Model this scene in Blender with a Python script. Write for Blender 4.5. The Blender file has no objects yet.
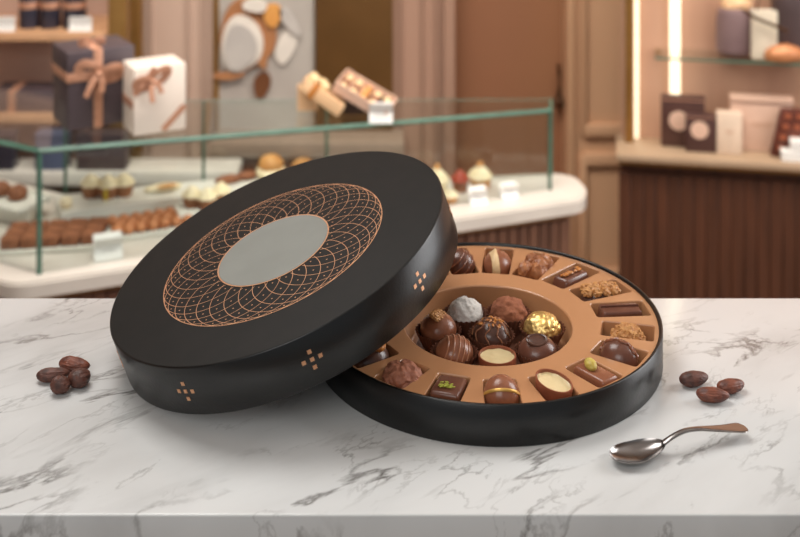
import bpy, bmesh, math, random
from mathutils import Vector, Matrix, noise
from mathutils.geometry import tessellate_polygon
random.seed(7)
PI = math.pi
S = bpy.context.scene
COL = S.collection
T = 1.10                       # marble bar top
CAMZ = T + 0.4548
FPX = 1200.4; HZ = -250.0

# ------------------------------------------------------------------ camera
cd = bpy.data.cameras.new('camera'); cam = bpy.data.objects.new('camera', cd); COL.objects.link(cam)
cam.location = (0, 0, CAMZ); cam.rotation_euler = (PI/2, 0, 0)
cd.sensor_width = 36; cd.lens = 36*FPX/800
cd.shift_y = -(268.5-HZ)/800
cd.clip_start = .01
cd.dof.use_dof = True; cd.dof.focus_distance = .855; cd.dof.aperture_fstop = 7.8
S.camera = cam
# ------------------------------------------------------------------ world + exposure
w = bpy.data.worlds.new('world'); S.world = w; w.use_nodes = True
w.node_tree.nodes['Background'].inputs[0].default_value = (.92, .96, 1, 1)
w.node_tree.nodes['Background'].inputs[1].default_value = .36
S.view_settings.view_transform = 'Standard'; S.view_settings.look = 'None'
S.view_settings.gamma = 1; S.view_settings.use_curve_mapping = False
S.view_settings.exposure = 0.0

def area(name, loc, target, size, power, col, sy=None, spread=180):
    l = bpy.data.lights.new(name, 'AREA'); l.energy = power; l.color = col
    l.shape = 'RECTANGLE'; l.size = size; l.size_y = sy or size; l.spread = math.radians(spread)
    o = bpy.data.objects.new(name, l); COL.objects.link(o); o.location = loc
    o.rotation_euler = (Vector(target)-Vector(loc)).to_track_quat('-Z', 'Y').to_euler()
    return o
area('key_light', (1.9, 1.55, 2.2), (0.05, .88, T), .9, 22, (1, .99, .98))  # key area light from the upper right; no window is modelled
area('side_sheen_light', (2.3, 1.45, 1.35), (0.1, .9, T), 1.3, 24, (.96, .98, 1), 1.3)  # added area light for sheen on the right sides of lid and box
area('bar_fill_light', (-.5, 1.3, 2.5), (0, .95, T), .8, 16, (1, .98, .95), .8)  # added overhead softbox, soft fill for the bar
area('case_fill_light', (-.3, 1.9, 2.5), (-.25, 2.75, .8), 1.6, 15, (1, .94, .86), .6, 100)  # added area light out of frame, brightens the glass case and wall
area('cabinet_fill_light', (1.1, 2.1, 2.5), (1.0, 3.1, .8), 1.2, 8, (1, .92, .80), .5, 100)  # added overhead softbox for the right cabinet and niche
area('front_fill_light', (-.6, -.9, 2.3), (0, .75, T), 1.2, 13, (1, .99, .96), .8)  # added fill from behind the camera for the front of the marble

# ------------------------------------------------------------------ materials
def lin(c):
    r = []
    for v in c:
        v /= 255
        r.append(v/12.92 if v <= .04045 else ((v+.055)/1.055)**2.4)
    return (*r, 1)
MATS = {}
def mat(name, rgb, rough=.5, metal=0, rgb2=None, nscale=20, bump=0, bscale=200, coat=0, spec=.5, emit=0, sss=0, stretch=None, contrast=(.35, .65)):
    if name in MATS: return MATS[name]
    m = bpy.data.materials.new(name); m.use_nodes = True
    nt = m.node_tree; p = nt.nodes['Principled BSDF']
    p.inputs['Base Color'].default_value = lin(rgb)
    p.inputs['Roughness'].default_value = rough; p.inputs['Metallic'].default_value = metal
    p.inputs['Specular IOR Level'].default_value = spec
    p.inputs['Coat Weight'].default_value = coat; p.inputs['Coat Roughness'].default_value = .15
    if sss:
        p.inputs['Subsurface Weight'].default_value = sss; p.inputs['Subsurface Scale'].default_value = .003
        p.inputs['Subsurface Radius'].default_value = (1, .6, .4)
    if emit:
        p.inputs['Emission Color'].default_value = lin(rgb); p.inputs['Emission Strength'].default_value = emit
    tc = nt.nodes.new('ShaderNodeTexCoord'); src = tc.outputs['Object']
    if stretch:
        mp = nt.nodes.new('ShaderNodeMapping'); mp.inputs['Scale'].default_value = stretch
        nt.links.new(src, mp.inputs[0]); src = mp.outputs[0]
    n = nt.nodes.new('ShaderNodeTexNoise'); n.inputs['Scale'].default_value = nscale; n.inputs['Detail'].default_value = 5
    nt.links.new(src, n.inputs['Vector'])
    r = nt.nodes.new('ShaderNodeValToRGB')
    r.color_ramp.elements[0].position = contrast[0]; r.color_ramp.elements[1].position = contrast[1]
    r.color_ramp.elements[0].color = lin(rgb); r.color_ramp.elements[1].color = lin(rgb2 or tuple(min(255, v*1.06) for v in rgb))
    nt.links.new(n.outputs[0], r.inputs[0]); nt.links.new(r.outputs[0], p.inputs['Base Color'])
    if bump:
        n2 = nt.nodes.new('ShaderNodeTexNoise'); n2.inputs['Scale'].default_value = bscale; n2.inputs['Detail'].default_value = 4
        nt.links.new(src, n2.inputs['Vector'])
        b = nt.nodes.new('ShaderNodeBump'); b.inputs['Strength'].default_value = 1; b.inputs['Distance'].default_value = bump
        nt.links.new(n2.outputs[0], b.inputs['Height']); nt.links.new(b.outputs[0], p.inputs['Normal'])
    MATS[name] = m; return m

def marble(name, base, veinc, rough=.12, fine=1.0):
    m = bpy.data.materials.new(name); m.use_nodes = True; nt = m.node_tree; p = nt.nodes['Principled BSDF']
    N = nt.nodes.new; L = nt.links.new
    tc = N('ShaderNodeTexCoord')
    def vein(rot, scale, nsc, width, maskscale, lo, hi, off):
        mp = N('ShaderNodeMapping'); mp.vector_type = 'POINT'
        mp.inputs['Scale'].default_value = scale; mp.inputs['Location'].default_value = (off, off*1.7, 0)
        vr = N('ShaderNodeVectorRotate'); vr.rotation_type = 'Z_AXIS'; vr.inputs['Angle'].default_value = rot; L(tc.outputs['Object'], vr.inputs['Vector'])
        L(vr.outputs[0], mp.inputs[0])
        n = N('ShaderNodeTexNoise'); n.inputs['Scale'].default_value = nsc; n.inputs['Detail'].default_value = 7; n.inputs['Roughness'].default_value = .58; n.inputs['Distortion'].default_value = .35
        L(mp.outputs[0], n.inputs['Vector'])
        s = N('ShaderNodeMath'); s.operation = 'SUBTRACT'; s.inputs[1].default_value = .5; L(n.outputs[0], s.inputs[0])
        a = N('ShaderNodeMath'); a.operation = 'ABSOLUTE'; L(s.outputs[0], a.inputs[0])
        r = N('ShaderNodeMapRange'); r.inputs['From Min'].default_value = 0; r.inputs['From Max'].default_value = width
        r.inputs['To Min'].default_value = 1; r.inputs['To Max'].default_value = 0; L(a.outputs[0], r.inputs[0])
        n2 = N('ShaderNodeTexNoise'); n2.inputs['Scale'].default_value = maskscale; n2.inputs['Detail'].default_value = 3
        L(mp.outputs[0], n2.inputs['Vector'])
        r2 = N('ShaderNodeMapRange'); r2.inputs['From Min'].default_value = lo; r2.inputs['From Max'].default_value = hi; L(n2.outputs[0], r2.inputs[0])
        q = N('ShaderNodeMath'); q.operation = 'MULTIPLY'; L(r.outputs[0], q.inputs[0]); L(r2.outputs[0], q.inputs[1])
        return q.outputs[0]
    v1 = vein(-.62, (1, 3.0, 1), 5.0*fine, .020, 9*fine, .47, .66, 0.3)
    v2 = vein(-.8, (1, 2.4, 1), 12*fine, .016, 10*fine, .50, .68, 3.1)
    v3 = vein(-.62, (1, 2.4, 1), 3.0*fine, .13, 5*fine, .40, .70, 7.7)
    def mul(o, k):
        q = N('ShaderNodeMath'); q.operation = 'MULTIPLY'; q.inputs[1].default_value = k; L(o, q.inputs[0]); return q.outputs[0]
    def add(a, b):
        q = N('ShaderNodeMath'); q.operation = 'ADD'; q.use_clamp = True; L(a, q.inputs[0]); L(b, q.inputs[1]); return q.outputs[0]
    tot = add(add(mul(v1, .72), mul(v2, .5)), mul(v3, .24))
    mx = N('ShaderNodeMix'); mx.data_type = 'RGBA'
    mx.inputs[6].default_value = lin(base); mx.inputs[7].default_value = lin(veinc); L(tot, mx.inputs[0])
    L(mx.outputs[2], p.inputs['Base Color'])
    p.inputs['Roughness'].default_value = rough
    return m
M_marble = marble('white_marble', (209, 210, 209), (80, 75, 70))
M_marble_edge = M_marble

def glassmat(name, tint, gloss=.06):
    m = bpy.data.materials.new(name); m.use_nodes = True; nt = m.node_tree
    for n in list(nt.nodes):
        if n.type != 'OUTPUT_MATERIAL': nt.nodes.remove(n)
    out = [n for n in nt.nodes if n.type == 'OUTPUT_MATERIAL'][0]
    t = nt.nodes.new('ShaderNodeBsdfTransparent'); t.inputs[0].default_value = tint
    g = nt.nodes.new('ShaderNodeBsdfGlossy'); g.inputs['Roughness'].default_value = .03
    lw = nt.nodes.new('ShaderNodeLayerWeight'); lw.inputs[0].default_value = .5
    pw = nt.nodes.new('ShaderNodeMath'); pw.operation = 'POWER'; pw.inputs[1].default_value = 5; nt.links.new(lw.outputs['Facing'], pw.inputs[0])
    f = nt.nodes.new('ShaderNodeMath'); f.operation = 'MULTIPLY_ADD'; f.inputs[1].default_value = .8; f.inputs[2].default_value = .035; nt.links.new(pw.outputs[0], f.inputs[0])
    mx = nt.nodes.new('ShaderNodeMixShader')
    nt.links.new(f.outputs[0], mx.inputs[0]); nt.links.new(t.outputs[0], mx.inputs[1]); nt.links.new(g.outputs[0], mx.inputs[2])
    nt.links.new(mx.outputs[0], out.inputs[0]); return m
M_glass = glassmat('clear_glass', (.955, .975, .965, 1))
M_gedge = mat('green_glass_edge', (60, 96, 82), .35, 0, (76, 114, 98), 30, spec=.35)

M_black = mat('black_card', (46, 44, 42), .42, 0, (50, 48, 45), 60, .00008, 900)
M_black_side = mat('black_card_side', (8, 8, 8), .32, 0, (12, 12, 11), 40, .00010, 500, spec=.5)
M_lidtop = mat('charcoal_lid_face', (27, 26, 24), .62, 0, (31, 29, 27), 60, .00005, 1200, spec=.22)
M_copper = mat('copper_foil', (212, 158, 120), .4, .6, (226, 174, 134), 300)
M_gold = mat('gold_foil', (224, 184, 108), .38, .85, (236, 204, 136), 120)
M_silver = mat('satin_grey_disc', (130, 132, 126), .6, .0, (135, 137, 131), 30)
M_tray = mat('caramel_tray', (184, 132, 92), .28, .0, (187, 135, 95), 20, coat=.35)
M_milk = mat('milk_chocolate', (134, 82, 58), .26, 0, (146, 92, 66), 90, .00012, 700, sss=.05)
M_dark = mat('dark_chocolate', (76, 48, 38), .28, 0, (84, 54, 43), 90, .0001, 700)
M_mid = mat('plain_chocolate', (98, 60, 47), .25, 0, (110, 69, 53), 90, .0001, 700)
M_cocoa = mat('cocoa_powder', (132, 76, 50), .85, 0, (154, 94, 64), 220, .0006, 500)
M_sugar = mat('icing_sugar', (222, 218, 212), .9, 0, (176, 166, 156), 160, .0006, 420, contrast=(.5, .72))
M_nut = mat('walnut_meat', (204, 150, 92), .45, 0, (178, 122, 70), 240, .0003, 400, sss=.05)
M_praline = mat('praline_crust', (150, 96, 62), .5, 0, (118, 70, 44), 260, .0005, 600)
M_caramel = mat('caramel', (196, 128, 62), .3, 0, (170, 102, 44), 300)
M_creamf = mat('cream_filling', (226, 206, 160), .35, 0, (218, 196, 148), 120, .0001, 300, sss=.1)
M_ivory = mat('ivory_chocolate', (232, 204, 158), .35, 0, (220, 186, 138), 120)
M_green = mat('pistachio_green', (150, 152, 46), .6, 0, (186, 188, 76), 400)
M_almond = mat('almond_pale', (206, 190, 100), .45, 0, (178, 152, 62), 300)
M_papercup = mat('brown_paper_cup', (104, 62, 44), .5, 0, (116, 70, 50), 90)
M_bean = mat('cocoa_bean_skin', (98, 58, 46), .55, 0, (66, 40, 33), 160, .0005, 380, contrast=(.4, .62))
M_bean2 = mat('red_cocoa_bean_skin', (122, 66, 46), .5, 0, (86, 46, 36), 140, .0004, 360, contrast=(.4, .62))
M_steel = mat('rose_steel', (142, 138, 136), .2, 1, (148, 144, 142), 30)

M_wall = mat('wall_paint', (190, 160, 142), .6, 0, (194, 165, 147), 3)
M_wallr = mat('wall_paint_warm', (202, 158, 122), .6, 0, (206, 162, 126), 3)
M_wallp = mat('pink_plaster', (182, 148, 132), .6, 0, (190, 156, 138), 4)
M_door = mat('door_wood', (150, 104, 72), .55, 0, (142, 94, 68), 2, stretch=(1, 1, .3))
M_brass = mat('brushed_brass', (150, 110, 58), .4, .6, (160, 120, 66), 30)
M_brasspanel = mat('bronze_panel', (104, 72, 36), .45, .2, (96, 66, 32), 10)
M_woodl = mat('light_walnut_slats', (124, 86, 66), .5, 0, (104, 70, 54), 8, stretch=(6, 6, .6))
M_wood = mat('walnut_slats', (84, 47, 28), .5, 0, (68, 37, 21), 8, stretch=(6, 6, .6))
M_niche = mat('niche_panel', (190, 148, 122), .55, 0, (176, 134, 110), 5, stretch=(3, 3, .5))
M_shelf = mat('stone_counter', (216, 208, 198), .35, 0, (206, 198, 188), 8)
M_white = mat('white_card', (240, 238, 234), .6, 0, (236, 233, 228), 8)
M_plate = mat('white_tray_glaze', (232, 230, 220), .3, 0, (226, 222, 212), 8)
M_led = mat('led_warm', (255, 236, 204), .5, emit=1.15)
M_gbdark = mat('aubergine_box_card', (74, 62, 66), .5, 0, (80, 68, 72), 20)
M_gbside = M_gbdark
M_gbwhite = mat('cream_box_card', (236, 222, 208), .55, 0, (232, 218, 204), 20)
M_ribbon = mat('rose_gold_ribbon', (190, 138, 110), .38, .25, (206, 154, 126), 60)
M_kraft = mat('kraft_card', (214, 172, 130), .55, 0, (222, 182, 140), 30)
M_pinkcard = mat('blush_card', (218, 182, 160), .55, 0, (210, 172, 150), 20)
M_tin = mat('navy_tin', (52, 50, 62), .35, .2, (58, 56, 70), 20)
M_brownie = mat('brownie_crumb', (112, 64, 42), .7, 0, (158, 100, 66), 160, .001, 200)
M_pastry = mat('golden_pastry', (214, 160, 96), .55, 0, (196, 132, 70), 60, .001, 120)
M_crm = mat('whipped_cream', (246, 232, 200), .5, 0, (240, 222, 180), 60)
M_cake = mat('tan_cake', (166, 112, 76), .6, 0, (138, 86, 56), 80)
M_straw = mat('red_berry', (178, 74, 48), .35, 0, (150, 52, 36), 120)
M_yellow = mat('yellow_ribbon', (214, 184, 66), .5, 0, (200, 170, 52), 60)
M_bronze = mat('dark_bronze', (78, 50, 30), .35, .6)
M_vase = mat('dark_ceramic', (72, 58, 58), .4, 0, (82, 66, 66), 6)
M_redbox = mat('oxblood_box', (82, 38, 28), .45, 0, (104, 52, 38), 40)
M_floor = mat('floor_stone', (150, 124, 104), .5, 0, (160, 134, 114), 4)

# ------------------------------------------------------------------ helpers
def obj(name, bm, m, parent=None, smooth=True, loc=(0, 0, 0), rot=None, angle=40):
    me = bpy.data.meshes.new(name); bm.normal_update(); bm.to_mesh(me); bm.free()
    for x in (m if isinstance(m, (list, tuple)) else [m]): me.materials.append(x)
    o = bpy.data.objects.new(name, me); COL.objects.link(o)
    if smooth:
        for p in me.polygons: p.use_smooth = True
        try: me.set_sharp_from_angle(angle=math.radians(angle))
        except Exception: pass
    o.location = loc
    if rot is not None: o.rotation_euler = rot
    if parent: o.parent = parent
    return o
def tag(o, label=None, cat=None, group=None, kind=None):
    if label: o['label'] = label
    if cat: o['category'] = cat
    if group: o['group'] = group
    if kind: o['kind'] = kind
    return o
def thing(name, label, cat, loc=(0, 0, 0), rot=0, group=None):
    o = bpy.data.objects.new(name, None); o.empty_display_size = .02; COL.objects.link(o); o.location = loc
    o.rotation_euler = rot if isinstance(rot, (tuple, list)) else (0, 0, rot)
    return tag(o, label, cat, group)
def B(): return bmesh.new()
def merge(bm, other, mtx=None):
    if mtx is not None: bmesh.ops.transform(other, matrix=mtx, verts=other.verts)
    me = bpy.data.meshes.new('tmp'); other.to_mesh(me); other.free(); bm.from_mesh(me); bpy.data.meshes.remove(me)
def box(bm, c, s, rz=0, bev=0, seg=2, mtx=None):
    b = bmesh.new(); bmesh.ops.create_cube(b, size=1)
    bmesh.ops.scale(b, vec=s, verts=b.verts)
    if bev: bmesh.ops.bevel(b, geom=b.edges[:], offset=bev, segments=seg, affect='EDGES', profile=.5)
    m = Matrix.Translation(c) @ Matrix.Rotation(rz, 4, 'Z')
    if mtx is not None: m = mtx @ m
    merge(bm, b, m); return bm
def lathe(bm, prof, seg=48, close=False, fn=None):
    rings = []
    for r, z in prof:
        if r < 1e-7: rings.append([bm.verts.new((0, 0, z))])
        else:
            ring = []
            for i in range(seg):
                a = 2*PI*i/seg; rr = r*(fn(a, z) if fn else 1)
                ring.append(bm.verts.new((rr*math.cos(a), rr*math.sin(a), z)))
            rings.append(ring)
    pr = list(zip(rings, rings[1:]))
    if close: pr.append((rings[-1], rings[0]))
    for a, b in pr:
        if len(a) == 1 and len(b) == 1: continue
        for i in range(seg):
            j = (i+1) % seg
            if len(a) == 1: bm.faces.new((a[0], b[i], b[j]))
            elif len(b) == 1: bm.faces.new((a[i], a[j], b[0]))
            else: bm.faces.new((a[i], a[j], b[j], b[i]))
    bmesh.ops.recalc_face_normals(bm, faces=bm.faces); return bm
def tube(bm, pts, rad, seg=8, flat=1.0, closed=False, up=Vector((0, 0, 1))):
    pts = [Vector(p) for p in pts]; n = len(pts); rings = []
    for i, p in enumerate(pts):
        a = pts[(i-1) % n] if closed or i > 0 else pts[i]; b = pts[(i+1) % n] if closed or i < n-1 else pts[i]
        t = (b-a).normalized(); s = t.cross(up)
        if s.length < 1e-4: s = t.cross(Vector((0, 1, 0)))
        s.normalize(); u = s.cross(t).normalized()
        r = rad(i/(n-1)) if callable(rad) else rad
        rings.append([bm.verts.new(p+s*(r*math.cos(2*PI*k/seg))+u*(r*flat*math.sin(2*PI*k/seg))) for k in range(seg)])
    m = n if closed else n-1
    for i in range(m):
        a = rings[i]; b = rings[(i+1) % n]
        for k in range(seg):
            bm.faces.new((a[k], a[(k+1) % seg], b[(k+1) % seg], b[k]))
    if not closed: bm.faces.new(rings[0][::-1]); bm.faces.new(rings[-1])
    bmesh.ops.recalc_face_normals(bm, faces=bm.faces); return bm
def prism(bm, poly, z0, z1, ztop=None):
    n = len(poly); a = [bm.verts.new((x, y, z0)) for x, y in poly]
    b = [bm.verts.new((x, y, ztop(x, y) if ztop else z1)) for x, y in poly]
    bm.faces.new(a[::-1]); bm.faces.new(b)
    for i in range(n): bm.faces.new((a[i], a[(i+1) % n], b[(i+1) % n], b[i]))
    bmesh.ops.recalc_face_normals(bm, faces=bm.faces); return bm
def blob(bm, c, s, amp=0, freq=1, seed=0, sub=4, ridged=False, flatten=None, rz=0):
    b = bmesh.new(); bmesh.ops.create_icosphere(b, subdivisions=sub, radius=1)
    for v in b.verts:
        d = v.co.normalized()
        if amp:
            n = noise.fractal(d*freq+Vector((seed*3.1, seed*7.7, seed)), .9, 2, 4)
            if ridged: n = .5-abs(n)*1.6
            v.co = d*(1+amp*n)
        if flatten is not None and v.co.z < flatten: v.co.z = flatten+(v.co.z-flatten)*.12
    bmesh.ops.scale(b, vec=s, verts=b.verts)
    merge(bm, b, Matrix.Translation(c) @ Matrix.Rotation(rz, 4, 'Z')); return bm
def ray(px, py, z):            # the point at height z that the photo shows at this pixel
    Y = FPX*(CAMZ-z)/(py-HZ); return Vector(((px-400)/FPX*Y, Y, z))
def at(px, py, Y): return Vector(((px-400)/FPX*Y, Y, CAMZ-(py-HZ)*Y/FPX))
def struct(name, bm, m, smooth=False): return tag(obj(name, bm, m, None, smooth), kind='structure')

# ================================================================== ROOM
WY = 3.2
wx = lambda px: (px-400)/FPX*WY
wz = lambda py: CAMZ-(py-HZ)*WY/FPX
struct('floor', box(B(), (0, .9, -.02), (7.2, 5.4, .04)), M_floor)
struct('ceiling', box(B(), (0, .9, 2.92), (7.2, 5.4, .04)), M_white)
XL, XR = -3.5, 3.5
b = B()
box(b, ((XL+wx(393))/2, WY+.06, 1.45), (wx(393)-XL, .12, 2.9))
struct('wall_back', b, M_wall)
M_wallm = mat('wall_paint_taupe', (160, 124, 104), .6, 0, (164, 128, 108), 3)
struct('wall_back_middle', box(B(), ((wx(393)+wx(455))/2, WY+.06, 1.45), (wx(455)-wx(393), .12, 2.9)), M_wallm)
b = B(); box(b, ((wx(566)+XR)/2, WY+.06, 1.45), (XR-wx(566), .12, 2.9))
struct('wall_back_right', b, M_wallr)
b = B(); box(b, (XL-.04, .9, 1.45), (.08, 5.4, 2.9)); struct('wall_left', b, M_wall)
b = B(); box(b, (XR+.04, .9, 1.45), (.08, 5.4, 2.9)); struct('wall_right', b, M_wallr)
# door leaf set back in its opening
dr = thing('door_1', 'brown door in the back wall between wall panels', 'door'); dr['kind'] = 'structure'
b = B(); box(b, ((wx(455)+wx(566))/2, WY+.10, 1.1), (wx(566)-wx(455)+.02, .045, 2.2))
dl = obj('door_leaf', b, M_door, dr, False)
b = B(); box(b, ((wx(455)+wx(566))/2, WY+.10, 2.55), (wx(566)-wx(455)+.02, .05, .7)); obj('transom_panel', b, M_wallr, dr, False)
b = B()
hx = wx(561); 
tube(b, [(hx, WY+.05, wz(70)), (hx, WY+.035, wz(74)), (hx, WY+.035, wz(98)), (hx, WY+.05, wz(102))], .006, 10)
blob(b, (hx, WY+.045, wz(107)), (.013, .02, .02), sub=3); obj('handle', b, M_bronze, dl)
b = B()
box(b, (wx(570), WY-.008, 1.45), (.018, .03, 2.9), bev=.003)
struct('trim_1', b, M_wallr, True)
# raised wall mouldings right of the door
def moulding(x0, x1, z0, z1, y=WY, wd=.016):
    b = B()
    for (cx, cz, sx, sz) in (((x0+x1)/2, z0, x1-x0, wd), ((x0+x1)/2, z1, x1-x0, wd), (x0, (z0+z1)/2, wd, z1-z0), (x1, (z0+z1)/2, wd, z1-z0)):
        box(b, (cx, y-.006, cz), (sx+wd*.0, .024, sz+wd), bev=.004)
    return b
struct('trim_2', moulding(wx(583), wx(640), wz(129), 2.3), M_wallr, True)
struct('trim_3', moulding(wx(583), wx(640), .16, wz(158)), M_wallr, True)
# left panel grooves
b = B()
for px in (137, 152, 190, 204): box(b, (wx(px), WY-.004, 1.45), (.008, .012, 2.9), bev=.002)
struct('trim_4', b, M_wall, True)
b = B()
for px in (402, 424, 437): box(b, (wx(px), WY-.004, 1.45), (.008, .012, 2.9), bev=.002)
box(b, (wx(449), WY-.008, 1.45), (.03, .03, 2.9), bev=.003)
struct('trim_6', b, M_wallm, True)
b = B(); box(b, (wx(217.5), WY-.012, 1.45), (.015, .03, 2.9), bev=.002); struct('trim_5', b, M_brass, True)
b = B(); box(b, (0, WY-.01, .05), (7, .02, .10)); struct('baseboard_back', b, M_wallr, False)

# bronze panel and inlaid stone artwork
t = tag(obj('wall_panel', box(B(), ((wx(316)+wx(393))/2, WY-.015, 1.2), (wx(393)-wx(316), .03, 2.4), bev=.003), M_brasspanel, None, True),
        'plain dark bronze panel on the back wall beside the stone artwork', 'wall panel')
art = thing('wall_artwork', 'grey stone wall artwork inlaid with white, tan and brown rounded shapes', 'artwork', (wx(267), WY, wz(60)))
M_art = mat('grey_stone', (182, 174, 164), .5, 0, (166, 156, 148), 5)
aw = wx(316)-wx(221)
b = B(); box(b, (0, -.01, 0), (aw, .02, .37+.6)); obj('stone_slab', b, M_art, art, False)
def pebble(px, py, rx, ry, rot, y, m, name, seed=0):
    b = B(); pts = []
    for i in range(40):
        a = 2*PI*i/40; k = 1+.10*math.sin(2*a+seed)+.06*math.sin(3*a+seed*2)
        x, z = rx*k*math.cos(a), ry*k*math.sin(a)
        pts.append((x*math.cos(rot)-z*math.sin(rot), x*math.sin(rot)+z*math.cos(rot)))
    f = [b.verts.new((p[0], -.004, p[1])) for p in pts]; g = [b.verts.new((p[0]*.985, -.010, p[1]*.985)) for p in pts]; h = [b.verts.new((p[0], .0, p[1])) for p in pts]
    b.faces.new(g)
    for i in range(40):
        j = (i+1) % 40; b.faces.new((f[i], f[j], g[j], g[i])); b.faces.new((h[i], h[j], f[j], f[i]))
    bmesh.ops.recalc_face_normals(b, faces=b.faces)
    obj(name, b, m, art, True, (wx(px)-wx(267), -.02-y, wz(py)-wz(60)))
M_artw = mat('white_stone', (226, 216, 204), .5, 0, (214, 204, 192), 8)
M_artg = mat('pale_grey_stone', (176, 168, 162), .5, 0, (190, 182, 174), 8)
M_artt = mat('tan_stone', (158, 104, 68), .5, 0, (176, 122, 80), 8)
M_arto = mat('amber_stone', (222, 160, 88), .45, 0, (206, 142, 72), 8)
M_artb = mat('brown_stone', (98, 58, 34), .45, 0, (110, 68, 40), 8)
pebble(248, 33, .070, .105, .05, .0, M_artt, 'tan_ring', 1)
pebble(243, 41, .052, .082, .05, .009, M_artw, 'white_shape', 1)
pebble(242, 43, .040, .066, .05, .018, M_artg, 'grey_shape', 1)
pebble(262, 46, .014, .060, .1, .004, M_artt, 'tan_shape', 2)
pebble(274, 12, .024, .032, .3, .009, M_arto, 'amber_shape', .5)
pebble(257, 2, .030, .020, 0, .018, M_artw, 'small_white_shape', 2)
pebble(288, 42, .022, .060, -.45, .0, M_artw, 'ivory_shape', 2)
pebble(291, 18, .016, .044, .5, .009, M_artg, 'long_grey_shape', 3)
pebble(263, 82, .022, .035, 0, .0, M_artb, 'brown_shape', .2)
pebble(230, 72, .040, .010, 0, .009, M_artt, 'lower_tan_shape', .2)

# ------------------------------------------------------------------ low counter behind the display case
def back_counter():
    x0, x1 = wx(222), wx(400); zt = wz(127); y0 = WY-.12
    t = thing('back_counter', 'low dark wood counter against the back wall behind the glass case', 'counter', ((x0+x1)/2, WY-.07, 0))
    cx = (x0+x1)/2
    b = B(); box(b, (0, 0, zt/2-.02), (x1-x0, .10, zt-.04)); obj('body', b, M_wood, t, False)
    b = B(); box(b, (0, 0, zt-.02), (x1-x0+.02, .12, .04), bev=.003); obj('worktop', b, mat('taupe_stone', (150, 128, 112), .5), t)
back_counter()

# ------------------------------------------------------------------ left shelving with tins
LY = 3.0
def lx(px): return (px-400)/FPX*LY
def lz(py): return CAMZ-(py-HZ)*LY/FPX
ls = thing('wall_shelving', 'brass framed open wall shelving at the far left with dark tins', 'shelving', (lx(0), LY, 0))
ox = lx(0)
b = B(); box(b, (lx(40)-ox-.2, .19, .62), (lx(112)-lx(-40)+.4, .012, 1.24)); obj('back_panel', b, M_wallp, ls, False)
b = B()
box(b, (lx(119)-ox, 0, .62), (.045, .04, 1.24), bev=.002); box(b, (lx(119)-ox, .16, .62), (.045, .04, 1.24), bev=.002)
obj('upright', b, M_brass, ls)
for zz in (lz(36), lz(118)):
    b = B(); box(b, (lx(30)-ox-.15, .09, zz), (lx(112)-lx(-50)+.3, .20, .022), bev=.002); obj('shelf', b, mat('shelf_tan', (196, 150, 112), .5), ls)
def tin(px0, px1, label):
    x = (lx(px0)+lx(px1))/2; r = (lx(px1)-lx(px0))/2
    t = thing('tea_tin', label, 'tin', (x, LY+.05, lz(36)+.011), 0, 'dark tins on the upper left shelf')
    b = B(); lathe(b, [(0, 0), (r*.97, 0), (r, .002), (r, .118), (r*.9, .121), (0, .121)], 32); obj('body', b, M_tin, t)
    b = B(); lathe(b, [(r*1.005, .050), (r*1.02, .051), (r*1.02, .066), (r*1.005, .067)], 32); obj('band', b, M_ribbon, t)
    b = B(); lathe(b, [(r*.93, .1215), (r*.93, .134), (0, .135)], 32); obj('lid', b, M_tin, t)
tin(13, 33, 'dark tin with copper band, leftmost of three on the upper left shelf')
tin(34, 55, 'dark tin with copper band, middle of three on the upper left shelf')
tin(57, 81, 'dark tin with copper band beside the brass post, rightmost of three')
def card(loc, wd, ht, rz, tilt, label, group=None, name='price_card'):
    t = thing(name, label, 'price card', loc, rz, group)
    # folded tent card: two leaves plus faint text rules
    b = B(); c, s = math.cos(tilt), math.sin(tilt)
    th = .0008
    for sg in (1, -1):
        mt = Matrix.Translation((0, sg*ht*s*.5, 0)) @ Matrix.Rotation(sg*tilt, 4, 'X')
        box(b, (0, 0, ht/2), (wd, th, ht), mtx=mt)
    lf = obj('leaf', b, M_white, t, False)
    b = B()
    mt = Matrix.Translation((0, -ht*s*.5, 0)) @ Matrix.Rotation(-tilt, 4, 'X')
    for k, f in enumerate((.6, .75, .5)): box(b, (0, -th*1.0, ht*(.66-.16*k)), (wd*f, .0004, ht*.035), mtx=mt)
    obj('print', b, mat('grey_print', (176, 170, 164), .7), lf, False)
card((lx(5), LY+.005, lz(36)+.011), .046, .036, 0, .25, 'blank white card at the left frame edge on upper shelf', 'cards on the upper left shelf')
card((lx(80), LY+.005, lz(36)+.011), .056, .036, .0, .25, 'blank white card in front of the shelf tins beside the brass post', 'cards on the upper left shelf')
b = B(); box(b, (0, 0, .025), (.16, .1, .05), bev=.003)
t = thing('low_gift_box', 'low dark gift box tied with copper ribbon on lower left shelf', 'gift box', (lx(22), LY+.06, lz(118)+.011))
obj('body', b, M_gbdark, t)
b = B(); box(b, (-.03, 0, .0255), (.02, .102, .052), bev=.001); obj('ribbon', b, M_ribbon, t)

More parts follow.
